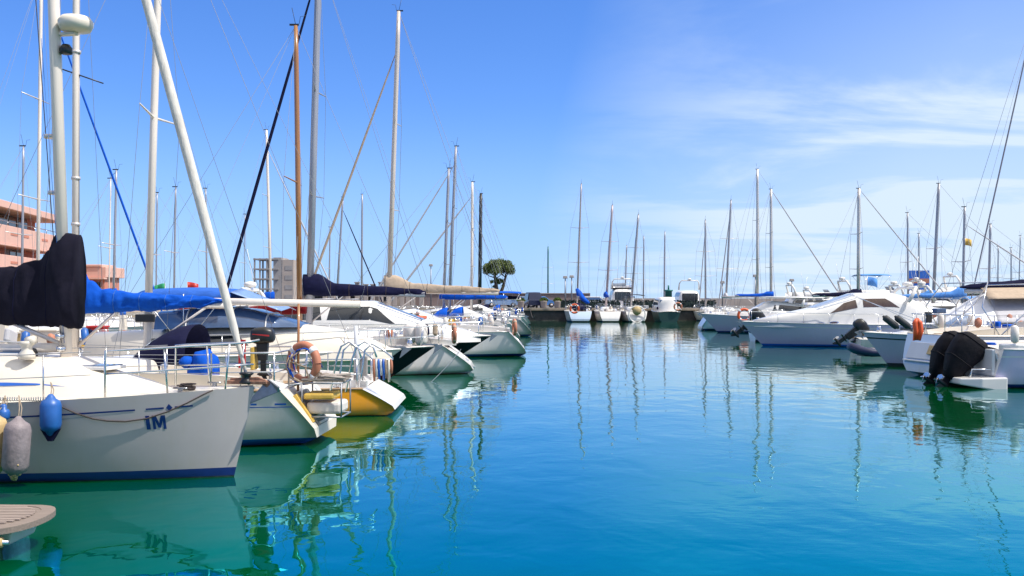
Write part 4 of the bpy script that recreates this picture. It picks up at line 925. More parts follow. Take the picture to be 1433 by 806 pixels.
# radar on the mast
def radar(par, p, s_=1.0):
    m = MB(); m.lathe([(.04 * s_, -.04), (.2 * s_, -.02), (.235 * s_, .05), (.235 * s_, .11), (.19 * s_, .17), (.05, .19)], p, 20); d = m.build('radar_dome', gelw, par)
    m = MB(); p = Vector(p); m.box(p + Vector((-.16, 0, -.06)), (.34, .1, .035)); m.build('radar_bracket', aluw, d)
mtop = Vector(mA.data.vertices[-1].co)
def on_mast(Yp, px, py, root): return loc(root, (Xp(px, Yp), Yp, Zp(py, Yp)))
pr = on_mast(14.05, 108, 42, A); radar(mA, (pr.x, 0, pr.z))
m = MB(); q = on_mast(14.05, 88, 70, A); m.lathe([(.05, -.07), (.085, -.06), (.085, .02), (.05, .07)], (q.x + .06, -.02, q.z), 12); m.build('deck_light', black, mA)
# anchor on the bow roller
m = MB(); m.box((4.18, 0, 1.285), (.62, .09, .05)); an = m.build('bow_roller', rust, A, bevel=.01)
m = MB(); m.prism([(3.95, 1.34), (4.35, 1.36), (4.52, 1.30), (4.56, 1.24), (4.48, 1.22), (4.36, 1.29), (3.95, 1.30)], -.02, .02); m.build('anchor_shank', rust, an, bevel=.006)
m = MB(); m.add([(4.50, 0, 1.33), (4.72, .15, 1.24), (4.66, .05, 1.17), (4.18, .0, .98), (4.66, -.05, 1.17), (4.72, -.15, 1.24)], [[0, 1, 2], [0, 2, 3], [0, 3, 4], [0, 4, 5]], 0, False); m.build('anchor_fluke', galv, an, solid=.022)
# chain/line coils on foredeck
m = MB(); rr = random.Random(5)
for k in range(5): m.torus((3.45 + rr.uniform(-.03, .03), -.28, 1.2 + .018 * k), .09 + .012 * rr.random(), .009, 'z', 14, 5)
m.build('rope_coil', roped, A)
# draped mooring rope along A's side
pts = [W(A, hull_px(hA, A, px, py, -1, .035)) for px, py in ((72, 560), (85, 569), (105, 578), (130, 586), (150, 589), (175, 590), (205, 586), (235, 576), (262, 564), (285, 552), (298, 546))]
m = MB(); m.tube(pts, .011, 6); tag(m.build('mooring_rope', roped), 'dark rope sagging along the side of the nearest white hull', 'rope')
m = MB(); sp_ = [W(A, hull_px(hA, A, -20 + i * 92 / 60, 558 + (i % 2) * 1.0, -1, .05)) for i in range(61)]
pts = []
for i in range(160): f = i / 159 * 60; k = min(int(f), 59); p = sp_[k].lerp(sp_[k + 1], f - k); q = i * 1.1; pts.append(p + Vector((0, math.cos(q) * .022, math.sin(q) * .022)))
m.tube(pts, .006, 5); tag(m.build('mooring_spring', galv), 'coiled steel mooring spring at the left end of the sagging rope', 'spring')
pb = W(A, hull_px(hA, A, 71, 581, -1, .145)); fender('blue fender hanging on the side of the nearest white hull', pb, .13, .44, fblue, cap=navyc, ropeto=W(A, hull_px(hA, A, 71, 535, -1, -.25)))
fender('big grey fender crusted with barnacles beside the cream fender', (Xp(23, 12.1), 12.1, Zp(626, 12.1)), .155, .66, fgrey, dirty=fcream, tilt=(0, R(4)), ropeto=(Xp(16, 12.3), 12.4, 1.2)); fender('cream fender at the edge left of the grey fender', (Xp(-8, 12.2), 12.2, Zp(622, 12.2)), .15, .70, fcream, dirty=fgrey, ropeto=(Xp(-4, 12.3), 12.5, 1.2))
fender('small blue fender above the barnacled grey fender', (Xp(5, 12.35), 12.35, Zp(580, 12.35)), .075, .16, fblue, ropeto=(Xp(4, 12.4), 12.45, 1.2))
# swim platform boat bottom left
P0, hP, _ = motorboat('motorboat stern with a weathered teak bathing platform over green water', (-5.6, 9.45), 'stern', 180, L=6, B=1.9, fb=1.2, fs=.9, brake=1, det=1, rail=False, house=[(-1, .6, None, 1.3), (1, .6, None, 1.3), (2, .3, None, 1.1)])
m = MB(); outl = []
for i in range(15): q = -math.pi / 2 + math.pi * i / 14; outl.append((-3.0 - .55 - .62 * math.cos(q) ** .42 if abs(math.cos(q)) > 1e-6 else -3.55, .56 * math.sin(q)))
outl = [(-2.95, -.6)] + outl + [(-2.95, .6)]
lo = [(x, y, .29) for x, y in outl]; hi = [(x, y, .345) for x, y in outl]; inn = [(x * .97 - .0 if x < -3.1 else x, y * .88, .346) for x, y in outl]
m.loft([lo, hi, inn], sm=False); m.add(lo, [list(range(len(lo)))], 0, False); m.add([(x, y, z - .004) for x, y, z in inn], [list(range(len(inn)))[::-1]], 0, False); pf = m.build('bathing_platform', mat('platform_wood', (.24, .19, .16), .75, var=.35, vs=9, stretch=(.6, 6, 6), bump=.2), P0)
m = MB()
for k in range(13):
    y = -.42 + .84 * k / 12; xe = -3.52 - .5 * math.sqrt(max(0, 1 - (y / .5) ** 2)); m.box(((xe - 2.98) / 2, y, .352), (-(xe + 2.98), .042, .012))
m.build('platform_slats', mat('platform_slat_wood', (.34, .27, .23), .7, var=.3, vs=9, stretch=(.6, 6, 6)), pf)
m = MB(); m.lathe([(.02, 0), (.05, .01), (.055, .55), (.02, .56)], (-4.0, .45, .21), 12, axis='x'); m.build('platform_roller', fcream, pf); m = MB(); m.tube([(-4.05, .45, .21), (-3.2, .45, .21)], .02, 8); m.build('platform_tube', steel, pf)
m = MB(); m.box((-3.5, 0, .2), (.9, .5, .14), taper=1.1); m.build('platform_bracket', gel, pf, bevel=.02)

# B: second white boat, stern to the channel, blue boom cover
B_, hB, mB = sailboat('white yacht with bright blue boom cover and outboard on its stern rail', (-3.08, 17.2), 'stern', 178, L=8.8, B=2.9, fb=1.15, fs=.93, tr=.8, brake=1.0, srake=.62, cabin=True, mast=(105, 108, -330), mcol=aluw, mr=.072, boom=(-2.55, 1.0, .055), det=2, ns=50, sp=0, boot=bluep, dk=gelw, stripe=None, shroud=True, furl=(bluec, .05, .95), wr=.004, flare=.9, rails=False, transom=gelw, stw=.5)
guard(hB, B_, .14, .85, 5); pulpit(hB, B_); pushpit(hB, B_, .14, .62, .3, .016)
bx_ = mast_xy(B_, 105)[0]
cvB = coverloft([(bx_ + .12, 2.97, 2.14, .12), (bx_ - .14, 2.98, 2.15, .15), (bx_ - .26, 2.74, 2.17, .15), (bx_ - .5, 2.60, 2.17, .14), (bx_ - 1.1, 2.53, 2.21, .13), (bx_ - 2.2, 2.47, 2.26, .11), (bx_ - 2.62, 2.42, 2.36, .05)], 22, .07, 5.1, 110)
bc_ = cvB.build('boom_cover', bluec, B_); straps(cvB, bc_, (34, 52, 70, 88), 22, fblue, 'cover_strap', 1.012, .009)
mast_fit(mB, (bx_, 0, 1.4), (bx_ - .03, 0, 8.0), .072)
m = MB(); q = on_mast(17.2, 120, 102, B_); m.tube([(bx_ + .22, 0, q.z + .1), (bx_ - .5, 0, q.z - .15)], .013, 6); m.build('spreader', black, mB)
for sg in (1, -1):
    m = MB(); hB.decal_strip(m, -3.95, 2.8, lambda x: (.66, .675), None, sg, 24); m.build('side_stripe', bluep, B_)
    for a in (-3.86, -3.40): m = MB(); hB.decal_strip(m, a, a + .18, .70, .73, sg, 3); m.build('side_mark', bluep, B_)
xo = loc(B_, (Xp(364, 17.2), 17.2, 0)).x; outboard(B_, (xo, .45, 1.50), 0, 0, .58, stripe=redp)
m = MB(); m.box((xo - .02, .45, 1.42), (.05, .3, .38)); m.build('outboard_board', yelp, B_, bevel=.01)
# transom panel with slots and steps
m = MB(); m.box((hB.xz(0, .56) - .012, .2, .58), (.02, .70, .66), rot=Matrix.Rotation(R(33.7), 3, 'Y')); m.build('transom_panel', cgrey, B_)
for k in range(6):
    z = .84 - .1 * k; m = MB(); m.box((hB.xz(0, z) - .035, .2, z), (.05, .60, .042), rot=Matrix.Rotation(R(33.7), 3, 'Y')); m.build('transom_step', gelw, B_, bevel=.006)
m = MB(); m.box((hB.xz(0, .58) + .01, .68, .6), (.05, .14, .55), rot=Matrix.Rotation(R(33), 3, 'Y')); m.build('transom_pad', yelp, B_)
# metal rack off the stern
rk = bpy.data.objects.new('stern_rack', None); COL.objects.link(rk); rk.parent = B_; rk.location = loc(B_, (Xp(457, 16.9), 16.9, 0))
m = MB(); xs = (-.33, .33); ys = (-.38, .38); zs = (.46, 1.02)
for x in xs:
    for y in ys: m.tube([(x, y, zs[0]), (x, y, zs[1])], .014, 6)
for z in zs:
    m.tube([(xs[0], ys[0], z), (xs[1], ys[0], z), (xs[1], ys[1], z), (xs[0], ys[1], z), (xs[0], ys[0], z)], .016, 6)
m.tube([(.33, -.38, 1.02), (.85, -.36, .93)], .016, 6); m.tube([(.33, .38, 1.02), (.85, .36, .93)], .016, 6); m.build('rack_frame', galv, rk)
rr = random.Random(8)
for k in range(7): m = MB(); y = -.34 + .11 * k; m.box((rr.uniform(-.04, .04), y, 1.05 + rr.uniform(0, .03)), (.7, .09, .03), rot=Matrix.Rotation(rr.uniform(-.05, .05), 3, 'Z')); m.build('rack_plank', greyteak, rk, bevel=.004)
m = MB(); m.box((-.02, 0, .60), (.58, .66, .2)); m.build('white_locker', fwhite, rk, bevel=.05)
m = MB(); m.box((.05, .1, .80), (.5, .6, .1)); m.build('yellow_float', yelp, rk, bevel=.03)
m = MB()
for k in range(9): m.tube([(-.4 + rr.random() * .3, rr.uniform(-.4, .4), 1.08 + rr.random() * .05), (rr.uniform(-.1, .1), rr.uniform(-.4, .4), 1.13), (.1 + rr.random() * .3, rr.uniform(-.4, .4), 1.08)], .022, 5)
m.build('rope_bundle', greyteak, rk)
m = MB(); m.tube([loc(B_, (Xp(417, 16.9), 16.9, .85)), loc(B_, (Xp(418, 16.9), 16.9, Zp(425, 16.9)))], .022, 7); m.build('flag_staff', mwood, B_)
for dx in (0, .28): 
    m = MB(); a = loc(B_, (Xp(462, 17.9) + dx, 17.9, .75)); m.tube([a, a + Vector((-.12, 0, .6)), a + Vector((-.2, 0, .82)), a + Vector((-.34, 0, .9)), a + Vector((-.5, 0, .8)), a + Vector((-.56, 0, .62))], .018, 7); m.build('ladder_rail', steel, B_)
lifebuoy('faded orange lifebuoy tangled with blue rope on the stern rail', (Xp(425, 16.75), 16.75, Zp(508, 16.75)), .30, 'y', salmon, R(-32))
m = MB(); rr = random.Random(12); c = Vector((Xp(425, 16.6), 16.62, Zp(512, 16.7)))
for k in range(9):
    a = rr.random() * 6.28; pts = [c + Vector((.3 * math.cos(a + .5 * j) * (1 - .1 * j), rr.uniform(-.05, .05), .3 * math.sin(a + .5 * j))) for j in range(6)]; m.tube(pts, .012, 5)
tag(m.build('rope_tangle', bluec), 'blue rope tangled over the faded orange lifebuoy', 'rope')
m = MB()
for k in range(12):
    a = rr.random() * 6.28; pts = [c + Vector((.27 * math.cos(a + .6 * j) * (1.1 - .25 * j * rr.random()), rr.uniform(-.08, .02), .27 * math.sin(a + .6 * j))) for j in range(5)]; m.tube(pts, rr.choice((.008, .012, .016)), 5)
m.tube([c + Vector((-.3, 0, .1)), c + Vector((0, -.04, .0)), c + Vector((.3, 0, -.12))], .014, 5)
tag(m.build('net_tangle', rope), 'tan netting and cord wound through the faded orange lifebuoy', 'net')
# blue covered sack in B's cockpit behind A's pulpit
sx_ = loc(B_, (Xp(286, 16.6), 16.6, 0)); m = MB(); m.ell((sx_.x, sx_.y, 1.26), (.24, .22, .30), 14, 10, 0, .35, 3); m.ell((sx_.x + .28, sx_.y, 1.36), (.14, .15, .1), 10, 8, 0, .3, 8); tag(m.build('blue_canvas_bag', bluec), None, None)
bpy.data.objects['blue_canvas_bag'].location = B_.location; bpy.data.objects['blue_canvas_bag'].rotation_euler = B_.rotation_euler; tag(bpy.data.objects['blue_canvas_bag'], 'bright blue canvas bag on deck seen through the bow rail', 'bag')
for i, (px, py) in enumerate(((318, 520), (345, 470))): pass
q = loc(B_, (Xp(330, 17.2), 17.6, 0)); m = MB(); m.box((q.x, q.y, 1.45), (.12, .04, .5)); m.build('danbuoy_flag', redp, B_)
# C: yellow sloop
C_, hC, mC = sailboat('low yellow hulled racing sloop with white scoop transom', (-2.25, 21.9), 'stern', 181, L=10.4, B=3.2, fb=.95, fs=.56, tr=.86, brake=1.1, srake=.85, hull=yellow, boot=yellow, dk=gel, mast=(205, 226, -170), mcol=aluw, mr=.10, boom=(-4.55, 1.25, .08), det=2, ns=40, sp=1, transom=gel, cabin=True, wr=.005, flare=.98, rails=False, stw=.9)
guard(hC, C_, .14, .82, 5, .58); pulpit(hC, C_); pushpit(hC, C_, .13, .62, .55, .016)
m = MB(); q = loc(C_, (Xp(499, 21.4), 21.4, 0)); m.tube([(q.x, q.y, .55), (q.x, q.y, 1.3), (q.x + .02, q.y, 1.85)], [.07, .055, .04], 10); m.build('stern_post', gelg, C_)
m = MB(); q = loc(C_, (Xp(509, 21.2), 21.2, 0)); m.box((q.x, q.y, 1.0), (.16, .1, .42)); m.build('grey_locker', cgrey, C_, bevel=.02)
q = loc(C_, (Xp(530, 20.8), 20.8, 0)); 
m = MB(); m.tube([(q.x + .14, q.y, 1.16), (q.x - .30, q.y, 1.16)], .02, 6); bn = m.build('banner_rail', steel, C_)
for i, (mm, hh, dx) in enumerate(((salmon, .46, 0), (gel, .38, .05), (bluep, .42, .1), (gel, .34, .145), (bluep, .44, .2), (beigec, .40, .25), (gelw, .48, .31), (salmon, .30, .36))):
    m = MB(); m.tube([(q.x + .1 - dx, q.y, 1.17), (q.x + .1 - dx, q.y - .03, 1.17 - hh * .5), (q.x + .09 - dx, q.y, 1.17 - hh)], [.028, .034, .024], 8); m.build('hanging_towel', mm, bn)
m = MB()
for k in (0, .45):
    a = loc(C_, (Xp(470, 20.9) + k, 20.9, .35)); m = MB(); m.tube([a, a + Vector((-.1, 0, .6)), a + Vector((-.16, 0, 1.0)), a + Vector((-.3, 0, 1.13)), a + Vector((-.55, 0, 1.0)), a + Vector((-.75, 0, .82))], .02, 7); m.build('ladder_rail', steel, C_)
hx = loc(C_, (Xp(240, 22), 22, 0)).x
m = MB(); sprayhood(C_, hx - .65, .95, 1.0, 1.35, .92, navyc, 1)
m = MB(); m.box((mast_xy(C_, 205)[0] - .02, -.0 + .14, Zp(445, 21.8)), (.42, .08, .17)); m.build('mast_box', black, mC, bevel=.02)
# C2: motor cruiser with blue bimini
D2, hD2, HD2 = motorboat('cream motor cruiser with blue bimini and long sloping foredeck', (-2.95, 26.6), 'bow', 1, L=10.0, B=3.2, fb=1.08, fs=.98, brake=1.5, hull=gel, house=[(-3.0, 1.2, None, 1.55), (.2, 1.3, None, 1.72), (2.3, 1.15, None, 1.78), (3.4, .9, None, 1.62), (4.3, .5, None, 1.32), (4.75, .15, None, 1.12)], wins=((-1.5, 1.2, .45, .72, .1, -.3),), arch=None, rub=bluep, ns=40, hcol=gelw, deckc=gelw, det=1, hs=.5, tum=.8, boot=bluep)
HW = House([(-1.2, 1.12, 1.65, 2.12), (.5, 1.12, 1.7, 2.24), (1.2, 1.05, 1.7, 2.16), (2.45, .85, 1.7, 1.78)], .35, .86); HW.build('windscreen', glassb, D2)
for x in (-.4, .75, 1.6):
    m = MB(); r_ = HW.ring(HW.at(x)); m.tube([(a + 0, b * 1.012, c * 1.006) for a, b, c in r_], .022, 5, caps=False); m.build('windscreen_frame', gel, D2)
bimini(D2, -1.6, .75, 1.4, 1.2, 1.28, mat('bimini_blue', (.035, .13, .50), .8, var=.25, vs=5, bump=.7, bs=7, spec=.12), side=.2)
cloth(D2, 'front_screen', [(.75, -1.15, 2.6), (.75, 0, 2.72), (.75, 1.15, 2.6)], [(2.0, -1.0, 2.12), (2.05, 0, 2.2), (2.0, 1.0, 2.12)], mat('screen_plastic_blue', (.24, .36, .62), .2, var=.25, vs=5, bump=.3), .02)
m = MB(); m.loft([[(4.4, 0.5 * k, 1.28 + .08 * (1 - k * k)) for k in (-1, -.5, 0, .5, 1)], [(4.7, .35 * k, 1.3 + .06 * (1 - k * k)) for k in (-1, -.5, 0, .5, 1)]]); 
# D: black hull, bow to the channel, wooden mast
D_, hD, mD = sailboat('black hulled classic yacht with varnished wooden mast', (-2.35, 30.4), 'bow', 0, L=10.5, B=3.0, fb=.98, fs=.85, tr=.5, brake=1.4, srake=-.8, hull=blackh, boot=antir, mast=(420, 414, 36), mcol=mwood, mr=.105, det=1, dk=gel, sp=1, wr=.006, boom=(-3.6, .9, .07), cover=(redc, .32, 1))
# E
E_, hE, mE = sailboat('white yacht with navy boom cover and long navy furled headsail', (-1.12, 33.3), 'stern', 181, L=8.9, B=3.3, fb=1.2, fs=.95, tr=.8, brake=.8, srake=1.15, mast=(432, 446.5, -60), mcol=mgrey, mr=.15, boom=(-3.75, 1.25, .09), cover=(navyc, .62, 1), furl=(navyc, .058, .97), det=1, ns=36, sp=2, transom=gel, bottom=antir, boot=gelg, flare=.9, stw=.6)
# F: pilothouse cruiser
F_, hF, HF = motorboat('black hulled pilothouse cruiser with dark side windows and blue windscreen', (-.80, 38.4), 'bow', 0, L=12, B=3.7, fb=1.02, fs=.95, brake=1.6, hull=blackh, house=[(-4.2, 1.5, None, 2.0), (-3.4, 1.5, None, 2.34), (1.5, 1.45, None, 2.38), (3.5, 1.25, None, 1.62), (4.9, .75, None, 1.3), (5.6, .2, None, 1.08)], wins=((-3.2, -.3, .55, .86, .1, -.1), (-.1, 2.5, .55, .86, .1, -.75)), arch=(-3.0, 2.2, 1.4, .6, .3), det=1, boot=antir)
HF.top(1.7, 3.4, .93, F_, glassb)
# G
G_, hG, mG = sailboat('large white yacht with beige boom cover and tall mast', (.72, 43.4), 'stern', 180, L=10.2, B=3.5, fb=1.3, fs=1.05, tr=.82, brake=.8, srake=.85, mast=(543, 558, 16), mcol=mat('mast_beige', (.60, .52, .46), .4, .1, var=.1, vs=2, stretch=(6, 6, .4)), mr=.135, boom=(-4.7, 1.3, .1), cover=(beigec, .68, 1), furl=(beigec, .055, .88), det=1, ns=36, transom=gel, wr=.009, flare=.9, stw=.6)
transom_fit(E_, hE, 3.3); transom_fit(G_, hG, 3.5)
# H.. further left row
sailboat('white yacht with royal blue boom cover and slim tapered mast', (.3, 51.5), 'stern', 180, L=10, B=3.2, fs=1.05, srake=.7, mast=(620, 628, 236), mr=.095, mcol=mgrey, boom=(-3.2, 1.1, .08), cover=(bluec, .5, 1), det=1, wr=.008, hood=bluec)
sailboat('white yacht with royal blue sprayhood under the taller of two close masts', (.6, 58), 'stern', 180, L=9.6, B=3.2, fs=1.05, srake=.7, mast=(628, 638, 205), mr=.11, mcol=mgrey, boom=(-3.2, 1.1, .08), cover=(bluec, .5, 1), furl=(greyc, .05, .9), det=1, wr=.008, hood=bluec)
sailboat('white yacht with pale slender mast near the black mast', (1.45, 67), 'stern', 180, L=10.5, B=3.3, fs=1.1, srake=.9, mast=(660, 661, 255), mr=.12, mcol=aluw, boom=(-3.2, 1.1, .08), cover=(navyc, .5, 1), furl=(greyc, .07, .9), det=1, wr=.009, bim=bluec, hull=hgrey, transom=gel)
sailboat('white yacht under a thick black mast beside the pine tree', (1.6, 86), 'stern', 180, L=10, B=3.3, fs=1.1, srake=.9, mast=(671, 673, 271), mr=.2, mcol=mblack, boom=(-3.2, 1.1, .08), cover=(navyc, .5, 1), det=1, wr=.01, hood=navyc, transom=gel, sp=1)
sailboat('small white yacht berthed last in the left row by the quay', (1.9, 96), 'stern', 180, L=8.5, B=2.9, fs=1.0, srake=.7, mast=None, det=1, hood=bluec, transom=gel)
motorboat('white motorboat with windscreen berthed under the beige boom cover', (-.9, 47.5), 'bow', 0, L=8.5, B=2.9, fb=1.15, brake=1.2, house=[(-2, 1.1, None, 1.7), (.5, 1.1, None, 2.0), (2, .9, None, 1.45), (3.3, .3, None, 1.2)], wins=((-1.2, .8, .6, .85),), det=1)
motorboat('white motorboat with open cockpit beyond the royal blue covers', (.2, 62.5), 'bow', 0, L=8, B=2.8, fb=1.15, brake=1.2, house=[(-2, 1.1, None, 1.7), (.5, 1.1, None, 2.1), (2, .9, None, 1.45), (3.3, .3, None, 1.2)], wins=((-1.2, .8, .6, .85),), det=1)
motorboat('white motorboat with navy bimini in front of the black mast yacht', (1.0, 76), 'bow', 0, L=8, B=2.8, fb=1.15, brake=1.2, house=[(-2, 1.1, None, 1.7), (.5, 1.1, None, 2.1), (2, .9, None, 1.45), (3.3, .3, None, 1.2)], wins=((-1.2, .8, .6, .85),), det=1, bim=(-2.4, -.4, 1.1, 1.1, 1.6, navyc))
lifebuoy('orange horseshoe buoy on the stern of the white yacht with navy covers', (Xp(638, 32.6), 31.6, Zp(466, 32)), .27, 'x', salmon, R(8), band=beigec); lifebuoy('orange lifebuoy on the stern rail of the beige covered yacht', (Xp(720, 42.4), 42.1, Zp(458, 42)), .30, 'x', salmon, R(8), band=beigec)
lifebuoy('orange lifebuoy lying on the cabin behind the blue windscreen', (Xp(585, 45), 45, Zp(444, 45)), .33, 'z', orange, 0)
fender('round white fender strapped to the yacht stern rail by the black hull', (Xp(576, 32), 31.9, Zp(466, 32)), .26, .62, fwhite, 'white fenders on the stern rail'); fender('long white fender on the rail beside the orange horseshoe buoy', (Xp(590, 31.8), 31.7, Zp(468, 31.8)), .2, .7, fwhite, 'white fenders on the stern rail')

# ------------------------------------------------ row beyond the pier, masts of the left background
BG = [ # label, Y, tipX, end, L, mast(base,top,topy), mr, color, cover, furl
 ('white yacht with thin mast in front of the salmon building', 44, -27.0, 'bow', 9, (30, 33, 205), .07, mgrey, None, None),
 ('white yacht with tall mast and blue furled headsail near the salmon building', 36, -22.3, 'bow', 10, (52, 58, -40), .085, aluw, None, (bluec, .042, .97)),
 ('white yacht with blue covers and short dark mast beyond the pier', 50, -26, 'bow', 9.5, (158, 163, 238), .08, mgrey, bluec, None),
 ('white yacht with the whiter of two short masts beyond the pier', 57, -28, 'bow', 9, (152, 155, 250), .05, aluw, None, None),
 ('white yacht beyond the pier with slim grey mast left of the white mast', 60, -25.5, 'bow', 9, (218, 220, 270), .06, mgrey, None, None),
 ('white yacht beyond the pier with slim mast and wide spreaders', 55, -23.3, 'bow', 9, (243, 246, 262), .07, mgrey, redc, None),
 ('white yacht beyond the pier with beige rolled sail and thin mast', 64, -24.0, 'bow', 9, (290, 288, 264), .07, mgrey, beigec, None),
 ('white yacht with tall pale mast in front of the concrete frame tower', 70, -21.6, 'bow', 10, (380, 373, 182), .13, aluw, bluec, (greyc, .05, .9)),
 ('white yacht with short mast behind the navy boom cover', 98, -22.5, 'bow', 9, (460, 462, 318), .09, mgrey, None, None),
 ('white yacht with leaning dark mast behind the navy boom cover', 92, -20.5, 'bow', 9, (470, 480, 276), .12, mgrey, None, (navyc, .06, .9)),
 ('white yacht with straight grey mast left of the beige covered mast', 104, -20, 'bow', 10, (506, 507, 272), .13, mgrey, None, None),
 ('white yacht with thin mast right behind the concrete frame tower', 84, -23.5, 'bow', 9, (342, 343, 300), .05, mgrey, None, None)]
for lb, Y, tx, en, L, mst, mr_, mc, cv, fu in BG:
    sailboat(lb, (tx + L, Y), en, 0, L=L, B=3, fb=1.2, fs=1.0, mast=mst, mr=mr_, mcol=mc, cover=(cv, .5, 1) if cv else None, boom=(-3.2, 1.1, .07), furl=fu, det=0, wr=.006, ns=14, sp=1 if mst[2] > 200 else 2)
motorboat('white flybridge motorboat tied behind the pier with a blue cabin roof', (-16.9, 31), 'bow', 0, L=8, B=2.8, fb=1.2, brake=1.2, house=[(-2.5, 1.1, None, 2.0), (.5, 1.1, None, 2.1), (2, .9, None, 1.45), (3.3, .3, None, 1.2)], wins=((-1.8, .8, .5, .85),), det=1, bim=(-3.2, -.8, 1.1, 1.1, 1.7, bluec))
motorboat('white motorboat with orange side stripe tied behind the pier', (-17.4, 41), 'bow', 0, L=8, B=2.8, fb=1.2, brake=1.2, house=[(-2.5, 1.1, None, 2.0), (.5, 1.1, None, 2.1), (2, .9, None, 1.45), (3.3, .3, None, 1.2)], wins=((-1.8, .8, .5, .85),), det=1, rub=orange)
# clutter on the pier
def dockbox(px, Y, label, m_, s_=(1.1, .6, .6)):
    o = empty('dock_box', (Xp(px, Y), Y, .85), label, 'dock box'); m = MB(); m.box((0, 0, s_[2] / 2), s_); m.build('body', m_, o, bevel=.03); m = MB(); m.box((0, 0, s_[2] + .03), (s_[0] + .06, s_[1] + .06, .07)); m.build('lid', gelw if m_ is not redp else redp, o, bevel=.02)
dockbox(137, 34.5, 'red dock box on the tan pier under the blue boom cover', redp, (.55, .5, .6)); dockbox(60, 30.5, 'white dock box on the tan pier beside the nearest mast', gelw); dockbox(226, 44, 'grey dock box on the tan pier left of the white mast', cgrey, (1.4, .7, .8)); dockbox(20, 31.5, 'cream dock box on the tan pier at the far left', fcream, (1.2, .7, .5))
def pedestal(px, Y, label):
    o = empty('power_pedestal', (Xp(px, Y), Y, .85), label, 'power pedestal', 0, 'power pedestals on the pier'); m = MB(); m.box((0, 0, .5), (.24, .24, 1.0), taper=.85); m.build('post', gelw, o, bevel=.02); m = MB(); m.lathe([(.11, 1.0), (.12, 1.12), (.05, 1.18)], (0, 0, 0), 10); m.build('cap', bluep, o)
for px, Y, lb in ((5, 28.5, 'white power pedestal at the near end of the tan pier'), (172, 37, 'white power pedestal on the pier just behind the blue boom cover'), (300, 52, 'white power pedestal far along the pier behind the motor cruiser')): pedestal(px, Y, lb)
m = MB(); rr = random.Random(4)
for k in range(26): c = Vector((-14.2 + rr.uniform(-.4, .4), 33 + rr.uniform(-.8, 5), .88)); m.torus(c + Vector((0, 0, .03 * (k % 4))), .22 + rr.random() * .1, .03, 'z', 12, 5)
tag(m.build('fishing_net', yelp), 'heap of yellow brown ropes and nets on the tan pier', 'net', kind='stuff')
# ------------------------------------------------ far quay, sterns to us
Fq = [
 ('white yacht stern at the quay with raised royal blue boom cover', 812.5, 109, 3.0, 11, (None, 813.5, 257), .10, mat('mast_brownish', (.40, .34, .33), .4, .2), None, None),
 ('small yacht with navy stripe on its stern, second along the quay', 854.5, 109, 2.8, 10, (None, 857, 287), .14, mat('mast_mauve', (.45, .36, .38), .4, .2), None, bluec),
 ('yacht with black bimini and round stern tyre, third along the quay', 891.5, 109, 2.8, 10, (None, 893.5, 300), .13, mgrey, navyc, None)]
for i, (lb, px, Y, B, L, mst, mr_, mc, bm, cv) in enumerate(Fq):
    o, h, ms = sailboat(lb, (Xp(px, Y), Y), 'stern', 90, L=L, B=B, fb=1.4, fs=1.15, tr=.84, srake=.5, mast=mst, mr=mr_, mcol=mc, boom=(-3.4, 1.2, .08), cover=(cv, .6, 1) if cv else None, bim=bm, det=1, wr=.012, transom=gelb if i == 0 else gel, stripe=(.1, .14) if i == 1 else None)
    if i == 0:
        m = MB(); m.tube([(.2, 0, 3.6), (-.6, -.15, 3.2), (-1.6, -.5, 2.6), (-2.8, -.9, 2.2), (-3.2, -1.1, 2.1)], [.2, .34, .3, .22, .1], 10); m.build('boom_cover', bluec, o)
        m = MB(); m.lathe([(.85, 0), (.95, .3), (.7, .8), (.1, 1.0)], (-2.4, 0, 1.1), 18); m.build('cockpit_tent', navyc, o)
    if i == 1: pass
    if i == 2:
        m = MB(); m.torus((-4.95, 0, .85), .9, .07, 'x', 26, 8); m.build('stern_ring', gel, o); m = MB(); m.lathe([(.05, -.1), (.5, -.06), (.5, .06), (.05, .1)], (-5.0, 0, 1.25), 16, axis='x'); m.build('life_raft', fcream, o)
    if i == 0: lifebuoy('orange lifebuoy on the stern of the blue covered yacht', (Xp(804, 108.6), 108.6, Zp(432, 108.6)), .45, 'y', orange)
mb_, hm_, Hm_ = motorboat('white cabin boat with dark green hull cover at the quay', (Xp(936.5, 109), 109), 'stern', 90, L=9, B=2.7, fb=1.5, fs=1.1, hull=greenh, boot=greenh, house=[(-3.6, 1.05, None, 2.4), (-3.3, 1.15, None, 2.75), (1, 1.1, None, 2.75), (2.6, .8, None, 1.8), (3.5, .3, None, 1.5)], wins=((-3.0, .8, .5, .85),), det=1, transom=greenh)
m = MB(); m.box((-3.52, 0, 2.15), (.1, 1.75, .55)); m.build('rear_window', glassb, mb_, bevel=.04, label='blue tinted rear window'); lifebuoy('faded red buoy on the corner of the green covered cabin boat', (Xp(948.5, 109), 108.9, Zp(429, 109)), .4, 'y', salmon)
def masty(lb, Y, base, top, topy, mr_=.12, mc=None, end='stern', phi=90, L=10, **k):
    return sailboat(lb, (Xp(base, Y + L / 2), Y) if abs(math.sin(R(phi))) > .5 else k.pop('tip'), end, phi, L=L, B=3.1, fb=1.3, fs=1.1, mast=(None if abs(math.sin(R(phi))) > .5 else base, top, topy), mr=mr_, mcol=mc or mgrey, boom=k.pop('boom', (-3.2, 1.1, .08)), det=0, ns=14, wr=k.pop('wr', .01), **k)
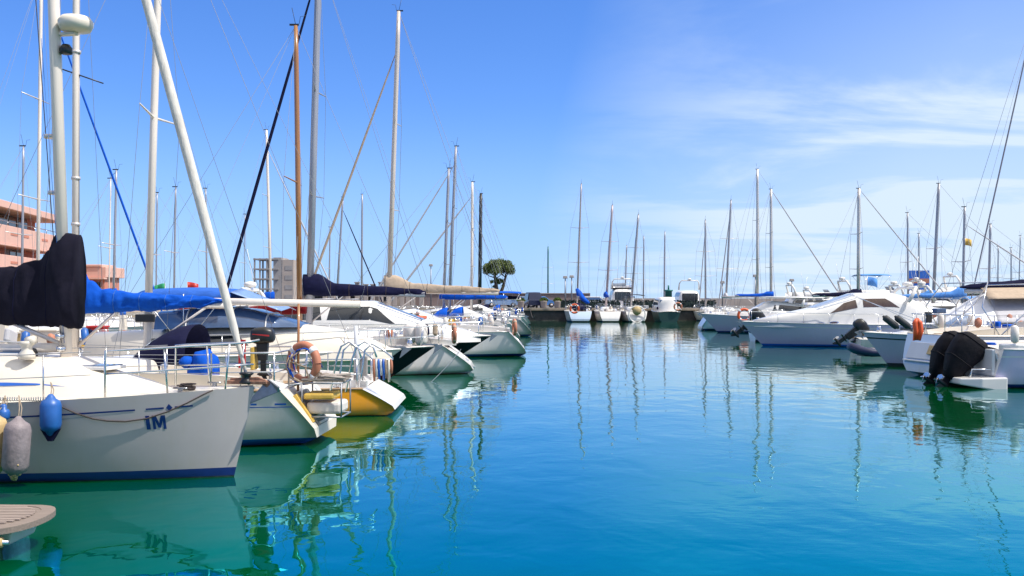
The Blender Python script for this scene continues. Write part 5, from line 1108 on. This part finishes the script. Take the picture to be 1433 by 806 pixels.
# outer basin beyond the wall
masty('yacht beyond the breakwater with teal grey mast and two crosstrees', 190, 767, 767, 345, .17, tealp)
masty('yacht beyond the low wall with short pale mast near the white flybridge', 195, 875, 877, 343, .14)
masty('yacht beyond the low wall with thin mast right of the bimini yacht', 200, 901, 901, 330, .14)
masty('yacht beyond the low wall with its mast rising over the teal beacon', 205, 930, 930.5, 324, .17)
masty('yacht on the quay with slender mast and furled sail left of the awning cabin', 112, 989, 987, 308, .12, furl=(greyc, .06, .9))
masty('yacht on the quay with leaning forestay beside the dry docked yacht', 112, 1017, 1023, 280, .13, furl=(greyc, .07, .9), cover=(greyc, .7, 1))
def yacht(lb, px, Y, phi=90, s_=1.0, fly=True, z=0, hull=None, wg=None, bm=None):
    L = 11 * s_; B = 3.4 * s_
    o, h, H = motorboat(lb, (Xp(px, Y), Y), 'stern' if phi in (90, 0) else 'bow', phi, L=L, B=B, fb=1.7 * s_, fs=1.2 * s_, brake=1.6, hull=hull, house=[(-4.2 * s_, 1.45 * s_, None, 2.3 * s_), (-3.9 * s_, 1.5 * s_, None, 2.75 * s_), (.4 * s_, 1.45 * s_, None, 2.8 * s_), (2.6 * s_, 1.1 * s_, None, 1.9 * s_), (4.6 * s_, .3, None, 1.6 * s_)], wins=((-3.6 * s_, .6 * s_, .55, .86, .1, -.3),), det=0, arch=(-3.4 * s_, 2.9 * s_, 1.35 * s_, 1.2 * s_, .4), fly=(-3.8 * s_, .4 * s_, 2.75 * s_, 1.35 * s_) if fly else None, bim=bm, wglass=wg)
    o.location.z = z
    m = MB(); m.box((-4.24 * s_, 0, 1.85 * s_), (.1, 2.1 * s_, 1.1 * s_)); m.build('saloon_door', wg or glass, o, bevel=.03)
    return o
y1 = yacht('tall white flybridge yacht on the quay behind the two sterns', 873, 130, 90, 1.0, z=1.1); y2 = yacht('white yacht with dark rear window ashore behind the hedge', 968, 131, 90, 1.0, fly=False, z=.9)
m = MB(); m.loft([[(-1 + 2.2 * i / 6, 1.9 + .1 * math.sin(i), 1.2), (-1 + 2.2 * i / 6 * .6, 1.7, 3.6 - .5 * abs(i - 2))] for i in range(7)]); m.build('side_canvas', bluel, y1, solid=.02)
# ------------------------------------------------ right row
# R1 white motorboat with two covered outboards
R1, hR1, HR1 = motorboat('white motorboat with two black covered outboards, nearest on the right', (13.0, 28.1), 'stern', 2, L=9, B=2.8, fb=1.3, fs=1.06, tr=.93, brake=1.4, hull=hshade, srake=.2, house=None, det=1, rub=gelg, ns=40, boot=navyboot, deckc=gelw, flare=.93, transom=gel)
for sg in (1, -1):
    m = MB(); m.loft([[(x, sg * 1.32 * k, 1.04), (x, sg * 1.34 * k, 1.2), (x, sg * 1.12 * k, 1.22), (x, sg * 1.1 * k, 1.04)] for x, k in ((-4.3, .9), (-3.9, .97), (-1, 1.0), (1.5, .95))], closed=True, caps=True, sm=False); m.build('gunwale', gel, R1, bevel=.04)
m = MB(); m.loft([[(-5.35, -1.0, .10), (-5.35, -1.0, .27), (-5.35, 1.0, .27), (-5.35, 1.0, .10)], [(-4.9, -1.3, .02), (-4.9, -1.3, .3), (-4.9, 1.3, .3), (-4.9, 1.3, .02)], [(-4.2, -1.33, -.1), (-4.2, -1.34, .32), (-4.2, 1.34, .32), (-4.2, 1.33, -.1)]], closed=True, caps=True, sm=False); pl = m.build('swim_platform', gel, R1, bevel=.04)
m = MB(); m.tube([(-5.1, -1.05, .3), (-5.05, -1.05, .52), (-4.5, -1.05, .52), (-4.4, -1.05, .3)], .02, 7); m.build('grab_rail', steel, pl)
m = MB(); m.box((-4.34, -.95, .72), (.06, .34, .5), rot=Matrix.Rotation(R(-14), 3, 'Y')); m.build('transom_gate', gelg, R1, bevel=.02)
m = MB(); m.box((-4.46, 0, .7), (.1, 2.2, .72)); m.build('transom_well', gelg, R1, bevel=.03)
for y in (-.42, .42):
    ob_ = outboard(R1, (-4.88, y, .42), 0, 36, 1.08, cov=coverb)
    m = MB(); rings = []
    for z, xa_, xb_, w_ in ((-.42, -.44, -.14, .12), (-.15, -.56, -.06, .19), (.1, -.68, .02, .25), (.45, -.74, .10, .28), (.7, -.72, .10, .27), (.84, -.6, .0, .2), (.88, -.4, -.15, .08)):
        rings.append([((xa_ + xb_) / 2 + (xb_ - xa_) / 2 * math.copysign(abs(math.cos(q)) ** .45, math.cos(q)) + .03 * noise.noise(Vector((q * 2, z * 4, y * 9))), w_ * math.copysign(abs(math.sin(q)) ** .5, math.sin(q)) + .03 * noise.noise(Vector((q * 2, z * 4, y * 5))), z) for q in (2 * math.pi * j / 18 for j in range(18))])
    m.loft(rings, closed=True, caps=True); ec = m.build('engine_cover', coverb, ob_); straps(m, ec, (2, 4), 18, coverb, 'cover_strap', 1.012, .014)
m = MB(); m.box((-1.6, 0, 1.3), (1.2, 1.6, .5)); m.build('helm_seat', gelw, R1, bevel=.08)
# R2 sailing yacht, rounded white transom, its bluish shade painted in as ice blue
R2, hR2, mR2 = sailboat('white yacht with rounded open transom beside the covered outboards', (12.75, 31.4), 'stern', 9, L=10.5, B=3.3, fb=1.5, fs=1.3, tr=.86, brake=1.0, srake=.55, hull=gel, boot=gelb, dk=gelw, mast=None, det=1, ns=40, transom=gelb, rails=False, flare=.85, stw=.35, wheelx=-3.6, winds=True)
guard(hR2, R2, .1, .85, 6, .6, r=.014); pushpit(hR2, R2, .12, .65, .4, .018)
m = MB(); q = hR2.xz(0, .7); m.box((q - .005, 0, .8), (.03, 1.7, .55), rot=Matrix.Rotation(R(23), 3, 'Y')); m.build('transom_recess', gelg, R2, bevel=.02); m = MB(); m.box((q - .04, -.45, .85), (.04, .24, .3), rot=Matrix.Rotation(R(23), 3, 'Y')); m.build('shower_box', fcream, R2, bevel=.01); m = MB(); m.box((hR2.xz(0, .5) - .05, 0, .48), (.12, 1.8, .04)); m.build('bathing_step', whitec, R2, bevel=.01)
m = MB(); m.tube([(-3.4, -1.5, 1.3), (-4.0, -1.5, 2.2), (-3.6, -1.2, 2.95), (-3.6, 1.2, 2.95), (-4.0, 1.5, 2.2), (-3.4, 1.5, 1.3)], .02, 7); m.tube([(-3.4, -1.5, 1.3), (-2.2, -1.5, 2.3), (-2.0, -1.2, 2.9), (-2.0, 1.2, 2.9), (-2.2, 1.5, 2.3), (-3.4, 1.5, 1.3)], .02, 7); m.build('bimini_frame', steel, R2)
m = MB(); m.box((-3.9, .9, 2.05), (.35, .3, .16)); m.build('solar_box', glassb, R2, bevel=.03); m = MB(); m.box((-4.5, .55, 1.85), (.2, .16, .34)); m.build('rail_pouch', black, R2, bevel=.03)
cloth(R2, 'canvas_screen', [(-1.6, -1.3, 1.35), (-.5, -1.35, 1.4), (.9, -1.2, 1.45)], [(-.4, -.5, 2.15), (0, -.4, 2.2), (.2, -.4, 2.1)], mat('screen_grey', (.5, .52, .56), .3, var=.15), .03)
ob = empty('life_sling', (Xp(1281, 30), 29.9, Zp(461, 30)), 'bright orange life sling hanging on the stern rail', 'life sling')
m = MB(); m.tube([(0, 0, .32), (.09, 0, .2), (.11, 0, -.05), (.05, 0, -.3), (-.06, 0, -.32), (-.02, 0, -.05), (-.05, 0, .2), (0, 0, .32)], [.05, .085, .09, .075, .06, .08, .08, .05], 10); m.build('float', orange, ob); m = MB(); m.tube([(0, 0, .3), (.0, .05, .6)], .012, 5); m.build('strap', whitec, ob)
# R3 motorboat bow left with two dark fenders on deck
R3, hR3, HR3 = motorboat('open motorboat with grey hull and two dark fenders propped on its bow', (12.75, 36.2), 'bow', 180, L=8.2, B=2.7, fb=1.22, fs=1.05, brake=.95, hull=hshade, house=[(-3.0, 1.0, None, 1.35), (.8, 1.0, None, 1.42), (2.2, .7, None, 1.36), (3.0, .3, None, 1.2)], wins=(), det=1, rub=black, rail=False, ns=36, boot=antif, flare=.88)
m = MB(); m.loft([[(.9, -1.0, 1.38), (.9, 0, 1.45), (.9, 1.0, 1.38)], [(.2, -.9, 1.85), (.2, 0, 1.92), (.2, .9, 1.85)]]); m.build('windscreen', clearp, R3, solid=.02)
m = MB(); m.box((1.9, 0, 1.35), (1.2, 1.3, .12)); m.build('sun_pad', black, R3, bevel=.04)
for k, dx in enumerate((0, .42)):
    fender(('dark grey fender leaning forward on the bow, nearer the stem', 'dark grey fender leaning forward on the bow, nearer the windscreen')[k], (Xp(1245, 35.3) + dx, 35.2, 1.62), .12, .62, rubber, tilt=(0, R(-52)))
# R4 dinghy and small boat with tilted outboards
R4, h4, _ = motorboat('small open boat with its silver and black outboard tilted up', (Xp(1196, 46), 46), 'stern', 0, L=5, B=1.9, fb=.9, fs=.62, brake=.6, house=None, det=0, rail=False, name='open_boat', cat='open boat'); outboard(R4, (-2.5, 0, .55), 0, 55, 1.15, cov=None)
def inflatable(lb, px, Y, phi, L, m_, s_=1.0):
    o = empty('inflatable_dinghy', (Xp(px, Y) + L / 2, Y, .1), lb, 'dinghy', R(phi)); m = MB(); w_ = .62 * s_; r_ = .2 * s_
    m.tube([(-L / 2, -w_, .2), (L * .2, -w_, .22), (L * .38, -w_ * .7, .3), (L / 2, -.12, .42), (L / 2, .12, .42), (L * .38, w_ * .7, .3), (L * .2, w_, .22), (-L / 2, w_, .2)], [r_ * .6] + [r_] * 6 + [r_ * .6], 12); m.build('tube', m_, o); m = MB(); m.box((-.1, 0, .1), (L * .75, w_ * 1.6, .08)); m.build('floor', rubber, o); m = MB(); m.box((-L * .38, 0, .28), (.06, w_ * 1.7, .4)); m.build('transom', greyteak, o)
    m = MB(); m.box((0, 0, .34), (.22, w_ * 1.8, .04)); m.build('seat', greyteak, o); return o
inflatable('dark blue inflatable dinghy floating by the grey motorboat bow', 1192, 40, 180, 2.0, mat('hypalon_navy', (.012, .02, .07), .5, var=.2), .85)
# R5 cruiser
R5, h5, H5 = motorboat('large white cruiser with three oval portholes and swept cabin', (12.05, 52.4), 'bow', 180, L=12.5, B=3.7, flare=.93, fb=1.26, fs=1.15, brake=1.15, hull=hshade, srake=.1, boot=bluep, bottom=navyboot, house=[(-5.6, 1.6, None, 1.75), (-3.2, 1.62, None, 2.1), (-2.1, 1.55, None, 2.62), (-1.2, 1.5, None, 2.82), (.4, 1.45, None, 2.78), (2.7, 1.35, None, 1.98), (4.4, .9, None, 1.62), (5.6, .25, None, 1.36)], wins=((.55, 1.95, .58, .83, .05, -.75), (-1.6, .25, .58, .82, .7, 0)), arch=(-2.0, 2.3, 1.45, .75, .5), det=1, ns=40, rub=gelg, wglass=mat('bronze_glass', (.10, .06, .045), .08, var=.3, spec=.8), hs=.3, tum=.82)
for x in (3.3, 2.5, 1.8):
    for sg in (1, -1):
        c = Vector(H5.pt(x, .18, sg, .0)); m = MB(); vs = []
        for j in range(18): q = 2 * math.pi * j / 18; v = .18 + .055 * math.sin(q); vs.append(H5.pt(x + .26 * math.cos(q), v, sg, .015))
        m.add(vs, [list(range(18))], 0, False); pf_ = m.build('porthole', steel, R5)
        m = MB(); vs = [H5.pt(x + .2 * math.cos(2 * math.pi * j / 18), .18 + .038 * math.sin(2 * math.pi * j / 18), sg, .024) for j in range(18)]; m.add(vs, [list(range(18))], 0, False); m.build('porthole_glass', MC['bronze_glass'], pf_)
flag(R5, (-.4, 0, 2.9), .55, .45, bluel, .75, (-1, 0, 0))
H5.top(.55, 2.6, .9, R5, clearp)
R55, _, _ = motorboat('small ice blue boat with large black outboard tilted up by the cruiser bow', (Xp(1052, 58), 58), 'stern', 0, L=5.5, B=2.0, fb=1.0, fs=.75, hull=gelb, brake=.6, house=None, det=0, rail=False, name='open_boat', cat='open boat', transom=gelb); outboard(R55, (-2.72, 0, .65), 0, 50, 1.45)
# R6
R6, h6, H6 = motorboat('white sports fishing boat with hardtop furthest along the right row', (14.0, 74), 'bow', 180, L=10.5, B=3.4, flare=.92, fb=1.38, fs=1.1, brake=1.3, hull=hshade, house=[(-3.8, 1.3, None, 1.9), (-.2, 1.35, None, 2.35), (.5, 1.25, None, 2.25), (1.6, 1.1, None, 1.65), (3.2, .6, None, 1.5)], wins=((-2.6, .2, .5, .8, .1, -.2),), det=1, arch=(-1.9, 1.9, 1.3, .6, .3))
m = MB(); m.loft([[(-3.6, 1.3 * k, 2.62 - .06 * k * k) for k in (-1, -.5, 0, .5, 1)], [(.6, 1.2 * k, 2.66 - .06 * k * k) for k in (-1, -.5, 0, .5, 1)]]); m.build('hardtop', gel, R6, solid=.07)
lifebuoy('red and white lifebuoy on the rail between the two big right bows', (Xp(1041.5, 72.0), 72.0, Zp(441, 72)), .42, 'y', orange)
sailboat('ice blue yacht stern just beyond the fishing boat bow', (Xp(977, 80), 80), 'stern', 0, L=9, B=2.8, fb=1.1, fs=1.0, srake=.6, hull=gelb, transom=gelb, mast=None, det=0, cabin=True)
# sailing yachts and motor yachts further in the right row
sailboat('yacht with navy boom cover and forestay leaning right, behind the fishing boat', (Xp(1020, 84), 84), 'stern', 0, L=10.5, B=3.2, mast=(1079, 1079, 265), mr=.15, boom=(-2.9, 1.35, .1), cover=(bluec, .35, 1), furl=(greyc, .05, 1), det=0, wr=.01, ns=14)
sailboat('yacht with the tallest mast of the right row', (Xp(1010, 92), 92), 'stern', 0, L=12, B=3.4, mast=(1060, 1060, 237), mr=.16, boom=(-3.2, 1.3, .1), det=0, wr=.01, ns=14)
sailboat('yacht behind the cruiser with thick mast and forestay leaning right', (Xp(1150, 66), 66), 'stern', 0, L=9.5, B=3.2, mast=(1201, 1202, 264), mr=.15, boom=(-2.9, 1.3, .1), furl=(greyc, .045, 1), det=0, wr=.009, ns=14, cover=(navyc, .4, 1))
RB = [('yacht with thin mast left of the small blue banner', 1254, 82, 1271, 1270, 298, .10, None, None), ('yacht with short mast carrying a square blue banner', 1268, 96, 1286, 1286, 327, .10, None, None), ('yacht with tall leaning mast and blue canvas on the right', 1290, 70, 1305, 1314, 257, .15, bluel, None),
      ('yacht with mast flying a small tattered yellow pennant', 1330, 58, 1347, 1350, 290, .10, bluel, (greyc, .05, .85)), ('yacht with plain grey mast behind the navy boom cover on the right', 1372, 72, 1383, 1386, 314, .12, None, None), ('yacht with short thin mast far behind the grey awning', 1390, 105, 1396, 1397, 345, .09, None, None), ('yacht with short thin mast at the right edge behind the awning', 1408, 100, 1415, 1415, 347, .09, None, None), ('yacht with slanting thin mast behind the pinkish building', 1418, 110, 1425, 1428, 330, .08, None, None)]
for lb, tp, Y, b, tpx, tpy, mr_, cv, fu in RB:
    o, h, ms = sailboat(lb, (Xp(tp, Y), Y), 'stern', 0, L=9.5, B=3.1, mast=(b, tpx, tpy), mr=mr_, mcol=mgrey, boom=(-2.4, 1.2, .08), cover=(cv, .5, 1) if cv else None, furl=fu, det=0, wr=.009, ns=14, sp=1)
    if 'banner' in lb and 'square' in lb: q = mast_xy(o, b)[0]; m = MB(); m.box((q, 0, Zp(393, Y)), (2.0, .06, 2.0)); m.build('banner', bluep, o); m = MB(); m.box((q, -.04, Zp(393, Y)), (1.9, .04, .45)); m.build('banner_stripe', salmon, o)
    if 'pennant' in lb: q = mast_xy(o, b)[0]; flag(o, (q + .1, -.1, Zp(345, Y)), .4, .4, yelp, .5, (1, 0, 0))
yacht('white flybridge yacht with light blue bimini behind the cruiser cabin', 1150, 78, 0, .95, bm=(-2.5, -.2, 3.2, 1.2, 1.2, bluel)); yacht('white yacht with dark wraparound windows right of the cruiser', 1262, 64, 0, .8, fly=False, wg=glass)
yacht('white flybridge yacht beneath the square blue banner', 1255, 88, 0, 1.0); yacht('tall white flybridge yacht beneath the leaning mast', 1298, 80, 0, 1.05); yacht('pale yacht with low arch between the two lamp posts', 1082, 100, 0, .95); yacht('white yacht half hidden behind the bow of the awning boat', 1225, 74, 0, .85, fly=False)
yacht('white yacht with low cabin under the furled navy sail', 1108, 88, 0, .8, fly=False, bm=(-2.2, -.2, 1.6, 1.1, 1.2, navyc))
motorboat('small white motorboat with royal blue cockpit cover beyond the grey bow', (Xp(1284, 55), 55), 'stern', 0, L=6.5, B=2.4, fb=1.0, house=[(-2, .95, None, 1.3), (0, .95, None, 1.7), (1.4, .7, None, 1.2)], det=0, rail=False, hcol=bluec)
motorboat('small white motorboat with light blue canopy under the pale awning edge', (Xp(1312, 52), 52), 'stern', 0, L=7, B=2.5, fb=1.1, house=[(-2, .95, None, 1.3), (0, .95, None, 1.6), (1.4, .7, None, 1.2)], det=0, rail=False, bim=(-2.4, -.2, 1.1, 1.0, 1.45, bluel))
# awning boat
R8, h8, m8 = sailboat('yacht under a large pale grey awning with navy boom cover', (17.0, 41.5), 'stern', 0, L=12, B=3.8, fb=1.5, fs=1.2, mast=(1475, 1478, -80), mr=.13, boom=(-3.6, 1.15, .1), det=1, wr=.008)
bx8 = mast_xy(R8, 1475)[0]
coverloft([(bx8 + .1, 3.5, 2.75, .2), (bx8 - .9, 3.28, 2.78, .2), (bx8 - 2.4, 3.18, 2.86, .2), (bx8 - 3.4, 3.08, 2.86, .16), (bx8 - 3.9, 2.98, 2.9, .08)], 12, .05, 4, 30).build('boom_cover', navyc, R8)
rg = [(-3.2, 0, 2.78), (bx8 - .5, 0, 2.82)]
cloth(R8, 'awning', rg, [(-3.7, -2.0, 1.5), (bx8 - .5, -2.05, 1.55)], greyc, .04, 14, 8, 1); cloth(R8, 'awning', rg, [(-3.7, 2.0, 1.5), (bx8 - .5, 2.05, 1.55)], greyc, .04, 14, 8, 2)
cloth(R8, 'awning_front', [(-3.2, 0, 2.78), (-3.2, .01, 2.78)], [(-5.3, -1.5, 1.35), (-5.3, 1.5, 1.35)], whitec, .02, 10, 8, 3); cloth(R8, 'awning_flap', [(-3.2, -.02, 2.77), (-5.3, -1.5, 1.35)], [(-3.7, -2.0, 1.5), (-4.3, -1.9, 1.33)], whitec, .02, 8, 6, 4)
cloth(R8, 'upper_awning', [(bx8 - 3.2, -.3, 2.9), (bx8, -.3, 2.95)], [(bx8 - 3.4, -1.4, 2.45), (bx8, -1.4, 2.5)], beigec, .03, 8, 5, 5)
sailboat('yacht at the right edge whose dark furled headsail slants up out of view', (21.6, 47.5), 'bow', 180, L=12, B=3.6, fb=1.4, mast=(1480, 1484, -140), mr=.12, boom=(-3.6, 1.2, .09), furl=(mat('furl_grey_dark', (.22, .22, .27), .8), .038, 1), det=0, wr=.008)
# mooring lines into the water
mooring('long thin rope from the white yacht stern down across the black bow', (Xp(645, 32.4), 32.4, .8), (Xp(600, 29), 29, -.05), .05, .009, galv)
mooring('light rope from the cruiser foredeck down to the tilted outboard', (17.2, 51.0, 2.7), (16.2, 37.2, 1.3), .0, .014, gelg)
mooring('light rope beside it from the cruiser arch to the grey bow', (17.3, 51.0, 2.75), (15.8, 37.2, 1.25), .0, .014, gelg)
mooring('slack rope from the quay to the yacht stern by the planters', (Xp(742, 118), 117, 1.3), (2.2, 96.5, .9), .5, .03, roped)
for nm_, px, py, Y, m_ in (('flag', 231, 404, 52, greenp), ('flag', 262, 402, 56, redp)):
    o = empty('flag_pole', (Xp(px, Y), Y, .85), 'green and white flag flying behind the blue boom cover' if m_ is greenp else 'faded red flag flying left of the blue bimini', 'flag'); hgt_ = Zp(py - 8, Y) - .85; flag(o, (0, 0, 0), .6, .42, m_, hgt_, (-.9 if m_ is greenp else 1, .2, 0))
print('OBJS', len(bpy.data.objects))
